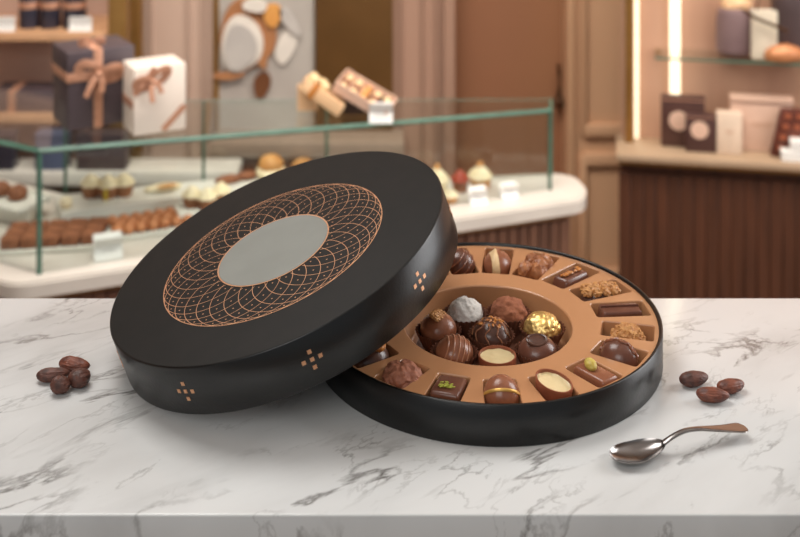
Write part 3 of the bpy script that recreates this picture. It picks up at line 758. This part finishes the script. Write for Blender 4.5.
# tray
TRZ = HB-.0022; RT_ = RB-.0030
tray = thing('chocolate_tray', 'caramel coloured moulded tray with round centre and radial slots', 'tray', (BX, BY, T))
NS = 19; A0 = math.radians(-89.4); DA = 2*PI/NS
def rin(a): return .0822-.0100*math.sin(a)
ROUT = .1243; SW = .0252
def slot_loop(a, inset, z, n=6):
    r0, r1 = rin(a)+inset, ROUT-inset; h0, h1 = SW/2*.95-inset, SW/2*1.03-inset
    cr = max(.0006, .0032-inset*.6)
    pts = []
    cor = [(r1, -h1), (r1, h1), (r0, h0), (r0, -h0)]
    m = len(cor)
    cs = [Vector(c) for c in cor]
    for i in range(m):
        p0, p1, p2 = cs[i-1], cs[i], cs[(i+1) % m]
        u = (p0-p1).normalized(); w_ = (p2-p1).normalized()
        s, e = p1+u*cr, p1+w_*cr
        for k in range(n+1):
            t_ = k/n; q = s*(1-t_)**2+p1*2*t_*(1-t_)+e*t_*t_
            pts.append(q)
    ca, sa = math.cos(a), math.sin(a)
    return [Vector((q.x*ca-q.y*sa, q.x*sa+q.y*ca, z)) for q in pts]
WC = Vector((-.0010, -.0125)); WR = .0638
def well_loop(inset, z, n=96): return [Vector((WC.x+(WR-inset)*math.cos(2*PI*i/n), WC.y+(WR-inset)*math.sin(2*PI*i/n), z)) for i in range(n)]
b = B()
NO = 160
outer = [Vector((RT_*math.cos(2*PI*i/NO), RT_*math.sin(2*PI*i/NO), TRZ)) for i in range(NO)]
loops = [outer, well_loop(0, TRZ)]+[slot_loop(A0+DA*i, 0, TRZ) for i in range(NS)]
tris = tessellate_polygon(loops)
flat = [v for l in loops for v in l]
vs = [b.verts.new(v) for v in flat]
for t3_ in tris:
    try: b.faces.new([vs[i] for i in t3_])
    except ValueError: pass
idx = NO
def rings(start, n, seq, cap=True):
    prev = vs[start:start+n]
    for l in seq:
        cur = [b.verts.new(v) for v in l]
        for i in range(n): b.faces.new((prev[i], prev[(i+1) % n], cur[(i+1) % n], cur[i]))
        prev = cur
    if cap: b.faces.new(prev)
WF = .0036
rings(idx, 96, [well_loop(.0003, TRZ-.0001), well_loop(.0010, TRZ-.0006), well_loop(.0013, TRZ-.0014), well_loop(.0026, WF+.002), well_loop(.004, WF+.0005), well_loop(.006, WF)]); idx += 96
SF = TRZ-.0158
for i in range(NS):
    a = A0+DA*i; n = 28
    rings(idx, n, [slot_loop(a, .0002, TRZ-.0001), slot_loop(a, .0006, TRZ-.0005), slot_loop(a, .0008, TRZ-.0012), slot_loop(a, .0016, SF+.0016), slot_loop(a, .0024, SF+.0004), slot_loop(a, .0036, SF)]); idx += n
# outer skirt
prev = vs[:NO]
for r_, z_ in ((RT_, TRZ-.002), (RT_-.0004, .0030)):
    cur = [b.verts.new((r_*math.cos(2*PI*i/NO), r_*math.sin(2*PI*i/NO), z_)) for i in range(NO)]
    for i in range(NO): b.faces.new((prev[i], prev[(i+1) % NO], cur[(i+1) % NO], cur[i]))
    prev = cur
bmesh.ops.recalc_face_normals(b, faces=b.faces)
bmesh.ops.reverse_faces(b, faces=[]) if False else None
to = obj('tray_insert', b, M_tray, tray, True, angle=60)
wn = to.modifiers.new('weighted', 'WEIGHTED_NORMAL'); wn.keep_sharp = True; wn.weight = 100

# ================================================================== CHOCOLATES IN THE CENTRE
def cpos(x, y, z): return Vector((BX+x, BY+y, T+z))
def paper_cup(x, y, lab, r=.0169, h=.0152):
    b = B(); n = 26; seg = n*6
    def fl(a, z): return 1+.055*(z/h)*math.cos(n*a)
    prof = [(0, 0), (.0100, 0)]+[(.0100+(r-.0100)*(k/5)**.9, h*k/5) for k in range(1, 6)]
    prof += [(p[0]-.0003, p[1]+(.0003 if p[1] == 0 else 0)) for p in prof[:0:-1]]+[(0, .0003)]
    lathe(b, prof, seg, fn=fl)
    return tag(obj('paper_cup', b, M_papercup, None, True, tuple(cpos(x, y, WF+.0001)), angle=60), lab, 'paper cup')
tag(obj('paper_liner', lathe(B(), [(0, WF+.0002), (.0535, WF+.0002), (.0545, WF+.0006), (.0535, WF+.0008), (0, WF+.0008)], 120), M_papercup, None, True, (BX+WC.x, BY+WC.y, T)), 'dark brown paper liner under the truffles in the round centre', 'paper liner')
WF += .0009
CZ = WF+.0006
R = .0139
cen = dict(walnut=(-.0380, -.0105), sugar=(-.0162, .0170), cocoa=(.0172, .0178), gold=(.0405, -.0066), drip=(.0014, -.0175), stripe=(-.0275, -.0434), cream=(.0026, -.0560), dark=(.0330, -.0410))
names = dict(walnut='walnut topped', sugar='sugar dusted', cocoa='cocoa dusted', gold='gold foil', drip='caramel drizzled', stripe='ridged milk chocolate', cream='cream filled', dark='oval topped dark')
for k, (x, y) in cen.items():
    if k != 'cream': paper_cup(x, y, 'dark brown fluted paper cup under the %s truffle' % names[k], .0163 if k == 'dark' else .0169)
    else: paper_cup(x, y, 'dark brown fluted paper cup under the cream filled chocolate cup', .0150, .009)
def walnut_mesh(s, seed, sx=1.3):
    b = B(); rnd = random.Random(seed)
    for sg in (-1, 1):
        for k in range(4):
            f = (k-1.5)/1.5
            blob(b, (f*s*sx*.72, sg*s*(.42-.12*f*f), -s*.04*abs(f)), (s*.36, s*.40, s*.27), .42, 2.1, seed+k+sg*3, 3, rz=sg*f*.7+rnd.uniform(-.2, .2))
            blob(b, (f*s*sx*.55+rnd.uniform(-.1, .1)*s, sg*s*.16, s*.16), (s*.28, s*.16, s*.15), .4, 2, seed+k*2+sg, 2, rz=rnd.uniform(-.6, .6))
    blob(b, (0, 0, 0), (s*sx*.9, s*.14, s*.22), .15, 2, seed, 3)
    return b
x, y = cen['walnut']; t = thing('truffle', 'smooth milk chocolate truffle crowned with a walnut in the round centre', 'truffle', cpos(x, y, CZ))
obj('shell', blob(B(), (0, 0, R), (R, R, R*.90), .02, 1.5, 1, 4), M_milk, t)
obj('walnut', walnut_mesh(.0066, 3, 1.1), M_nut, t, True, (0, -.001, R*1.9-.0006), (.3, .1, 1.0))
x, y = cen['sugar']; tag(obj('truffle', blob(B(), (0, 0, R*.9), (R, R, R*.88), .09, 2.4, 12, 5), M_sugar, None, True, tuple(cpos(x, y, CZ))), 'white sugar dusted round truffle in the centre well', 'truffle')
x, y = cen['cocoa']; tag(obj('truffle', blob(B(), (0, 0, R*.9), (R*1.02, R*1.02, R*.88), .12, 2.2, 5, 5), M_cocoa, None, True, tuple(cpos(x, y, CZ))), 'brown cocoa dusted rough truffle at the back of the centre well', 'truffle')
# gold foil with crinkles
x, y = cen['gold']; b = B(); bmesh.ops.create_icosphere(b, subdivisions=5, radius=1)
for v in b.verts:
    d = v.co.normalized()
    n1 = noise.voronoi(d*2.2+Vector((4, 2, 1)))[0]; n2 = noise.voronoi(d*4.5+Vector((1, 5, 2)))[0]
    v.co = d*(.94+.13*min(.5, n1[1]-n1[0])+.02*(n2[1]-n2[0]))
bmesh.ops.scale(b, vec=(R*1.03, R*1.03, R*.90), verts=b.verts); bmesh.ops.translate(b, vec=(0, 0, R*.92), verts=b.verts)
tag(obj('truffle', b, M_gold, None, True, tuple(cpos(x, y, CZ)), angle=28), 'round truffle wrapped in crinkled gold foil', 'truffle')
x, y = cen['drip']; t = thing('truffle', 'dark glossy truffle with chopped nuts and caramel drips in the middle', 'truffle', cpos(x, y, CZ))
obj('shell', blob(B(), (0, 0, R*.92), (R*1.02, R*1.02, R*.9), .04, 1.5, 1, 4), M_dark, t)
b = B()
for k in range(30):
    a = random.uniform(0, 2*PI); r_ = R*.62*math.sqrt(random.random())
    z_ = R*.92+math.sqrt(max(0, (R*1.02)**2-r_**2))*.885
    blob(b, (r_*math.cos(a), r_*math.sin(a), z_), (random.uniform(.0009, .002), random.uniform(.0008, .0014), .0009), .4, 2, k, 2, rz=a)
obj('chopped_nuts', b, M_caramel, t)
b = B()
for k in range(9):
    a = 2*PI*k/9+.2; ln = random.uniform(.75, 1.35); pts = []
    for j in range(9):
        ph = .45+(ln-.2)*j/8; pts.append((math.sin(ph)*R*1.04*math.cos(a+.12*math.sin(j)), math.sin(ph)*R*1.04*math.sin(a+.12*math.sin(j)), R*.92+math.cos(ph)*R*.92))
    tube(b, pts, lambda u: .0007*(1-.2*u), 6)
obj('caramel_drips', b, M_praline, t)
def striped(parent, Rr, m1, m2, n=5, tiltv=.5, k=.95):
    obj('shell', blob(B(), (0, 0, Rr*k), (Rr, Rr, Rr*k), 0, 1, 1, 5), m1, parent)
    b = B()
    for i in range(n):
        o = -.62+1.1*i/(n-1); rr = math.sqrt(1-o*o)*Rr*1.012; pts = []
        for j in range(49):
            a = 2*PI*j/48
            q = Vector((o*Rr*1.012, rr*math.cos(a), rr*math.sin(a))); q.rotate(Matrix.Rotation(tiltv, 3, 'Y')); q.z = q.z*k+Rr*k
            pts.append(q)
        pts = pts[:-1]; tube(b, pts, Rr*.045, 6, closed=True, up=Vector((1, .02, 0)))
    obj('ridges', b, m2, parent)
x, y = cen['stripe']; t = thing('truffle', 'milk chocolate truffle with curved raised ridges, front left of centre', 'truffle', cpos(x, y, CZ), .1)
striped(t, R, M_milk, mat('milk_ridge', (164, 110, 80), .35), 5, .35, .9)
def choc_cup(t, rx, ry, h, m=M_milk):
    def fn(a, z): return 1
    b = B(); lathe(b, [(0, 0), (.84, 0), (.9, h*.15), (1, h*.93), (.985, h), (.92, h), (.90, h*.94), (.90, h*.80), (0, h*.80)], 64)
    bmesh.ops.scale(b, vec=(rx, ry, 1), verts=b.verts); obj('chocolate_cup', b, m, t)
    b = B(); lathe(b, [(0, h*.86), (.45, h*.868), (.8, h*.87), (.905, h*.90)], 64, fn=lambda a, z: 1)
    for v in b.verts: v.co.z += .00025*math.sin(v.co.x*9)*math.cos(v.co.y*7)
    bmesh.ops.scale(b, vec=(rx, ry, 1), verts=b.verts); obj('cream_filling', b, M_creamf, t)
x, y = cen['cream']; t = thing('chocolate_cup', 'round chocolate cup filled with pale cream at the front of centre', 'filled chocolate', cpos(x, y, CZ)); choc_cup(t, .0136, .0136, .0185, mat('cup_chocolate', (134, 74, 52), .3))
x, y = cen['dark']; t = thing('truffle', 'dark chocolate truffle topped by a glossy oval disc', 'truffle', cpos(x, y, CZ))
obj('shell', blob(B(), (0, 0, R*.88), (R*1.06, R, R*.86), .01, 1, 1, 4), M_mid, t)
b = B(); tube(b, [(.0072*math.cos(a), .0052*math.sin(a), .0004*math.cos(2*a)) for a in [2*PI*i/32 for i in range(32)]], .0010, 8, closed=True)
blob(b, (0, 0, -.0002), (.007, .005, .0010), 0, 1, 1, 3); obj('oval_disc', b, M_dark, t, True, (-.001, -.0035, R*1.68), (.28, 0, .2))

# ================================================================== CHOCOLATES IN THE SLOTS
def slot(i):
    a = A0+DA*i; rc = (rin(a)+ROUT)/2; return a, rc
def sthing(i, name, label, cat, dr_=0, rot=0, dz=0):
    a, rc = slot(i); rc += dr_
    t = thing(name, label, cat, cpos(rc*math.cos(a), rc*math.sin(a), SF+.0001+dz), a-PI/2+rot if rot is not None else 0)
    t.scale = (1.10, 1.16, 1.36) if i in (2, 5, 6, 7, 8) else (1.10, 1.12, 1.24) if i != 1 else (1.04, 1.04, 1.1); return t
# local frame of slot things: x tangential, y outward
# 0 round with gold stripe
t = sthing(0, 'truffle', 'milk chocolate dome with a curved gold stripe in the front slot', 'truffle')
t.rotation_euler = (0, 0, 0)
obj('shell', blob(B(), (0, 0, .0098), (.0112, .0112, .0108), 0, 1, 1, 4), M_milk, t)
b = B(); tube(b, [(.0114*math.sin(u), -.0114*math.cos(u)*math.cos(.75), .0098+.0110*math.cos(u)*math.sin(.75)) for u in [-1.35+2.7*i/20 for i in range(21)]], .0009, 8, .5, up=Vector((0, -1, 1))); obj('gold_stripe', b, mat('gold_lustre', (206, 162, 84), .35, .5), t)
# 1 oval cream cup
t = sthing(1, 'chocolate_cup', 'oval chocolate cup of pale cream in the slot right of front', 'filled chocolate', -.001)
choc_cup(t, .0103, .0138, .0165, mat('cup_chocolate', (134, 74, 52), .3)); t.rotation_euler = (-.12, .0, t.rotation_euler[2]+.35)
t.location.z += .0016
def bar(t, sx, sy, h, m, bev=.0022, taper=.9):
    b = B(); box(b, (0, 0, h/2), (sx, sy, h), bev=bev, seg=4)
    for v in b.verts:
        k = 1-(1-taper)*v.co.z/h; v.co.x *= k; v.co.y *= k
    obj('shell', b, m, t)
# 2 rectangle with almond
t = sthing(2, 'praline', 'rectangular milk chocolate praline topped with a pale green almond', 'praline', .002)
bar(t, .0155, .027, .0130, M_milk)
obj('almond', blob(B(), (0, 0, 0), (.0036, .0056, .0026), .04, 2, 1, 4), M_almond, t, True, (0, -.004, .0146), (0, 0, -.5))
# 3 round with ridge
t = sthing(3, 'truffle', 'round dark brown truffle with a rough ridge across its top', 'truffle')
obj('shell', blob(B(), (0, 0, .0092), (.0112, .0125, .0102), 0, 1, 1, 4), M_mid, t)
b = B(); tube(b, [(.0008*math.sin(9*u), .0126*math.sin(u), .0092+.0104*math.cos(u)) for u in [-1.3+2.6*i/30 for i in range(31)]], lambda u: .0010+.0003*math.sin(u*60), 8); obj('ridge', b, M_milk, t)
# 4 crumb dome
t = sthing(4, 'praline', 'golden crumb coated round praline on a dark chocolate disc', 'praline')
b = B(); lathe(b, [(0, 0), (.0108, 0), (.0122, .004), (.0121, .0080), (.0112, .0084), (0, .0078)], 48); obj('chocolate_disc', b, M_dark, t)
obj('crumb_dome', blob(B(), (0, 0, .0080), (.0108, .0112, .0078), .18, 4.2, 7, 5), mat('golden_crumb', (206, 152, 92), .6, 0, (166, 108, 58), 300, .0006, 700), t)
# 5 bar
t = sthing(5, 'chocolate_bar', 'smooth dark chocolate bar with a lengthwise groove', 'chocolate')
bar(t, .0165, .0300, .0125, M_mid, .0016, .86)
b = B(); box(b, (-.0012, 0, .0128), (.0012, .0255, .0014), bev=.0004); obj('raised_line', b, M_mid, t)
# 6 walnut
t = sthing(6, 'praline', 'dark chocolate praline topped with a golden walnut half', 'praline')
obj('shell', blob(B(), (0, 0, .0060), (.0112, .0140, .0062), 0, 1, 1, 4), M_dark, t)
obj('walnut', walnut_mesh(.0102, 9, 1.3), M_nut, t, True, (0, 0, .0122), (0, 0, PI/2-.3))
# 7 rectangle with flakes
t = sthing(7, 'praline', 'rectangular dark praline with copper flakes on a ridge', 'praline')
bar(t, .0165, .029, .0128, M_mid, .003, .84)
b = B()
for k in range(16): blob(b, (random.uniform(-.0015, .0015), random.uniform(-.009, .009), .0132+random.uniform(0, .0008)), (.0012, .0018, .0007), .5, 2, k, 2, rz=random.uniform(0, 3))
obj('copper_flakes', b, M_caramel, t)
# 8 nut cluster
t = sthing(8, 'praline', 'knobbly caramel brown nut cluster in a rear slot', 'praline')
b = B()
for k in range(16):
    blob(b, (random.uniform(-.0062, .0062), random.uniform(-.0125, .0125), random.uniform(.005, .0115)), (random.uniform(.0050, .0064),)*3, .25, 2.2, k, 3)
zl = min(v.co.z for v in b.verts)
for v in b.verts: v.co.z -= zl
obj('cluster', b, mat('nut_cluster', (178, 116, 72), .42, 0, (138, 82, 50), 200, .0004, 500), t)
# 9 two tone shell
t = sthing(9, 'praline', 'two tone ivory and milk chocolate shell in the rear slot', 'praline')
b = B(); blob(b, (0, 0, .0090), (.0110, .0148, .0095), 0, 1, 1, 5)
for v in b.verts:
    if v.co.x < 0: v.co.z += .0012*max(0, 1-abs(v.co.x+.002)/.003)
me_o = obj('shell', b, [M_milk, M_ivory], t)
for p_ in me_o.data.polygons:
    cx, cy = p_.center.x, p_.center.y
    if -.0062 < cx+cy*.25 < -.0005: p_.material_index = 1
# 10 striped truffle partly under lid
t = sthing(10, 'truffle', 'ridged brown truffle peeping out beside the rim of the lid', 'truffle', -.004)
striped(t, .0112, M_mid, M_milk, 4, .9)
# -1 square with zest
t = sthing(-1, 'praline', 'square dark praline sprinkled with green pistachio, left of front', 'praline')
bar(t, .0195, .0235, .0138, M_mid, .0020, .92)
b = B()
for k in range(34): 
    a = random.uniform(0, PI); blob(b, (random.gauss(0, .0022), random.gauss(.003, .0016), .0142+random.uniform(0, .001)), (.0014, .0004, .0004), .2, 2, k, 2, rz=a)
obj('pistachio_crumbs', b, M_green, t)
# -2 rough truffle
t_ = slot(-2); a, rc = t_
tag(obj('truffle', blob(B(), (0, 0, .0115), (.0128, .0142, .0112), .15, 2.6, 21, 5), mat('rough_cocoa', (168, 108, 82), .6, 0, (140, 84, 62), 200, .0004, 500), None, True, tuple(cpos(rc*math.cos(a), rc*math.sin(a), SF)), (0, 0, a)), 'rough flaky milk chocolate truffle in the front left slot', 'truffle')
# -3 hazelnut dome
t = sthing(-3, 'truffle', 'dark chocolate dome with a caramel hazelnut beside the lid edge', 'truffle', .0)
obj('shell', blob(B(), (0, 0, .0088), (.0112, .0130, .0096), 0, 1, 1, 4), M_dark, t)
obj('hazelnut', blob(B(), (0, 0, 0), (.0050, .0056, .0040), .12, 2.4, 2, 4), M_caramel, t, True, (-.0035, -.0035, .0180))

# ================================================================== LID
lb = Vector((-.08105606, .91351758, CAMZ-.40930773)); ln_ = Vector((-.32616066, -.11253716, .93859182))
lu = Vector((.94459233, 0, .32824584)); lv = Vector((-.03693985, .99364752, .10630174))
RL, HL = .132, .0357
mr = Matrix((lu, lv, ln_)).transposed()
lid = thing('box_cover', 'round black lid leaning tilted over the left of the box', 'box cover', lb+Vector((0, 0, .0001)))
lid.rotation_euler = mr.to_euler()
b = B()
lathe(b, [(0, HL-.0022), (RL-.0024, HL-.0022), (RL-.0024, .0006), (RL-.0018, 0), (RL-.0006, 0), (RL, .0006), (RL, HL-.0010), (RL-.0003, HL-.0004), (RL-.0010, HL)], 200)
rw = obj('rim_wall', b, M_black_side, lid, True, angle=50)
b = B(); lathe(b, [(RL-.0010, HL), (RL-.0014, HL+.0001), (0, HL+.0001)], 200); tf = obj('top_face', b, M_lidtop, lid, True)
ri = .0436; ro = .0866
b = B(); lathe(b, [(0, HL+.0006), (ri-.0004, HL+.0006), (ri, HL+.0002), (ri, HL)], 128); cdo = obj('centre_disc', b, M_silver, tf); cdo.location = (-.003, -.0035, 0)
def ribbon_ring(b, r, wd, z): 
    lathe(b, [(r-wd/2, z), (r-wd/2, z+.00012), (r+wd/2, z+.00012), (r+wd/2, z)], 160)
b = B(); ribbon_ring(b, ri+.0003, .0010, HL+.0004); ribbon_ring(b, ro, .0006, HL+.0001)
m_, rho = .0502, .0364; NC = 29; zt_ = HL+.00012; hw = .00023
for k in range(NC):
    th = 2*PI*k/NC; seg = []
    for j in range(121):
        a = 2*PI*j/120; x = m_*math.cos(th)+rho*math.cos(a); y = m_*math.sin(th)+rho*math.sin(a)
        nx, ny = math.cos(a), math.sin(a)
        if math.hypot(x, y) > ri+.0002: seg.append((x, y, nx, ny))
        else: seg.append(None)
    for j in range(120):
        s0_, s1_ = seg[j], seg[j+1]
        if s0_ and s1_:
            zz = zt_+.00003*(k % 3)
            q = [b.verts.new((s[0]+s[2]*h, s[1]+s[3]*h, zz)) for s, h in ((s0_, hw), (s0_, -hw), (s1_, -hw), (s1_, hw))]
            b.faces.new(q)
bmesh.ops.remove_doubles(b, verts=b.verts, dist=1e-6)
# dots in the cells
def rk(d): return m_*math.cos(d)+math.sqrt(max(0, rho*rho-(m_*math.sin(d))**2))
for k in range(1, 9):
    r_ = rk(PI*k/NC)
    if r_ < ri+.0014: continue
    for i in range(NC):
        a = 2*PI*(i+(.0 if k % 2 else .5)+.0)/NC+ (0 if True else 0)
        s_ = .00072
        c, s = math.cos(a), math.sin(a)
        q = [b.verts.new((r_*c+dx*c-dy*s, r_*s+dx*s+dy*c, zt_+.0001)) for dx, dy in ((s_, 0), (0, s_), (-s_, 0), (0, -s_))]
        b.faces.new(q)
for f in b.faces:
    if f.normal.z < 0 and abs(f.normal.z) > .9 and len(f.verts) == 4: f.normal_flip()
cpo = obj('copper_pattern', b, M_copper, tf, False); cpo.location = (-.003, -.0035, 0)
for e in range(9):
    a = math.radians(241.5+40*e); b = B()
    for (dt, dz) in ((0, 0), (.0058, 0), (-.0058, 0), (0, .0056), (0, -.0056)):
        aa = a+dt/RL; c = Vector((math.cos(aa)*(RL+.0001), math.sin(aa)*(RL+.0001), .018+dz))
        box(b, c, (.0004, .0027, .0027), aa)
        box(b, c+Vector((math.cos(aa), math.sin(aa), 0))*.0002, (.0004, .0010, .0010), aa)
    obj('copper_emblem', b, M_copper, rw, False)

# ================================================================== COCOA BEANS
def bean(px, py, L_, wd, ht, rz, seed, m, lab, grp, end=False):
    b = B(); bmesh.ops.create_icosphere(b, subdivisions=5, radius=1)
    for v in b.verts:
        d = v.co.copy(); x = d.x
        k = 1-.16*x-.0*x*x
        g = noise.fractal(Vector((d.x*1.2, d.y*3.4, d.z*3.4))+Vector((seed*5, 0, seed)), .8, 2, 4)
        f = 1+.09*g
        v.co = Vector((d.x*L_/2, d.y*wd/2*k*f, d.z*ht/2*k*f))
        v.co.y += .0010*(x*x)
    if end: bmesh.ops.rotate(b, cent=(0, 0, 0), matrix=Matrix.Rotation(.0, 3, 'Y'), verts=b.verts)
    lo = min(v.co.z for v in b.verts)
    for v in b.verts: v.co.z -= lo
    p = ray(px, py, T+ht*.5); p.z = T+.0001
    return tag(obj('cocoa_bean', b, m, None, True, tuple(p), (0, 0, rz)), lab, 'cocoa bean', grp)
g = 'cocoa beans left of the lid'
bean(74, 365, .0245, .0125, .0100, -.25, 1, M_bean2, 'reddish cocoa bean at the back of the left group, nearest the lid', g)
bean(53, 375, .0235, .0112, .0090, .18, 2, M_bean, 'dark long cocoa bean furthest left of the left group', g)
bean(80, 378, .0168, .0150, .0118, .9, 3, M_bean, 'short rounded cocoa bean at the right of the left group', g)
bean(61, 385, .0135, .0135, .0115, 1.2, 4, M_bean, 'small roundest cocoa bean at the front of the left group', g)
g = 'cocoa beans above the spoon'
bean(694.5, 379, .0225, .0120, .0095, .28, 5, M_bean, 'dark cocoa bean nearest the box in the right group', g)
bean(731.5, 386.5, .0215, .0115, .0092, .32, 6, M_bean2, 'reddish cocoa bean furthest right of the right group', g)
bean(713, 395.5, .0230, .0118, .0092, -.12, 7, M_bean2, 'reddish cocoa bean at the front of the right group, above the spoon', g)

# ================================================================== SPOON
def spoon():
    P0 = Vector((.1340, .7625)); P1 = Vector((.2305, .7965)); d = (P1-P0); L_ = d.length; rz = math.atan2(d.y, d.x)
    t = thing('teaspoon', 'small polished rose silver spoon lying on the marble at right', 'spoon', (P0.x, P0.y, T+.0002), rz)
    # bowl: shallow shell
    b = B(); nu, nv = 40, 14; bl = .039; bw = .0112
    def P(u, v, inner):     # u angle, v 0..1 radius
        ca, sa = math.cos(u), math.sin(u)
        ex = (bl/2)*v*ca; wy = bw*v*sa*(1-.16*ca)
        zb = .0052*(1-(1-v*v)**.62)
        zr_ = .0006*0
        z = .0002+zb+(0.0011 if inner else 0)*(1-.6*v)+.0022*max(0, ca)*v
        return Vector((bl/2+ex, wy, z))
    rows = []
    for inner in (False, True):
        rr = []
        for j in range(nv+1):
            v = (j/nv)
            rr.append([b.verts.new(P(2*PI*i/nu, v, inner)) for i in range(nu)] if j else [b.verts.new(P(0, 0, inner))])
        rows.append(rr)
    for rr in rows:
        for j in range(nv):
            for i in range(nu):
                i2 = (i+1) % nu
                if j == 0: b.faces.new((rr[0][0], rr[1][i], rr[1][i2]))
                else: b.faces.new((rr[j][i], rr[j+1][i], rr[j+1][i2], rr[j][i2]))
    for i in range(nu):
        i2 = (i+1) % nu; b.faces.new((rows[0][nv][i], rows[0][nv][i2], rows[1][nv][i2], rows[1][nv][i]))
    bmesh.ops.recalc_face_normals(b, faces=b.faces); obj('bowl', b, M_steel, t, True, angle=60)
    # handle
    b = B(); N_ = 60; prof = []
    keys = [(-.1, .0040, .0026, .0012), (0, .0066, .0024, .0012), (.12, .0098, .0021, .0013), (.26, .0118, .0020, .0013), (.42, .0112, .0023, .0012), (.6, .0090, .0034, .0011), (.78, .0068, .0048, .0010), (.90, .0056, .0060, .0009), (.97, .0052, .0052, .0008), (1, .0050, .0026, .0007), (1.1, .0040, .001, .0007)]
    def kk(u, c):
        for q_ in range(1, len(keys)-2):
            if u <= keys[q_+1][0]+1e-9:
                k0, k1, k2, k3 = keys[q_-1], keys[q_], keys[q_+1], keys[q_+2]
                h = k2[0]-k1[0]; f = (u-k1[0])/h
                m1 = (k2[c]-k0[c])/(k2[0]-k0[0])*h; m2 = (k3[c]-k1[c])/(k3[0]-k1[0])*h
                return (2*f**3-3*f*f+1)*k1[c]+(f**3-2*f*f+f)*m1+(-2*f**3+3*f*f)*k2[c]+(f**3-f*f)*m2
        return keys[-2][c]
    rg = []
    for j in range(N_+1):
        u = j/N_; x = bl-.0012+(L_-bl)*u; z = kk(u, 1); wdt = kk(u, 2); th = kk(u, 3); ring = []
        for i in range(16):
            a = 2*PI*i/16; ring.append(b.verts.new((x, wdt*math.cos(a), z+th*math.sin(a)*(1)+.10*wdt*math.cos(a)**2)))
        rg.append(ring)
    for j in range(N_):
        for i in range(16): b.faces.new((rg[j][i], rg[j][(i+1) % 16], rg[j+1][(i+1) % 16], rg[j+1][i]))
    b.faces.new(rg[0]); b.faces.new(rg[-1]); bmesh.ops.recalc_face_normals(b, faces=b.faces)
    obj('handle', b, M_steel, t, True, angle=60)
spoon()
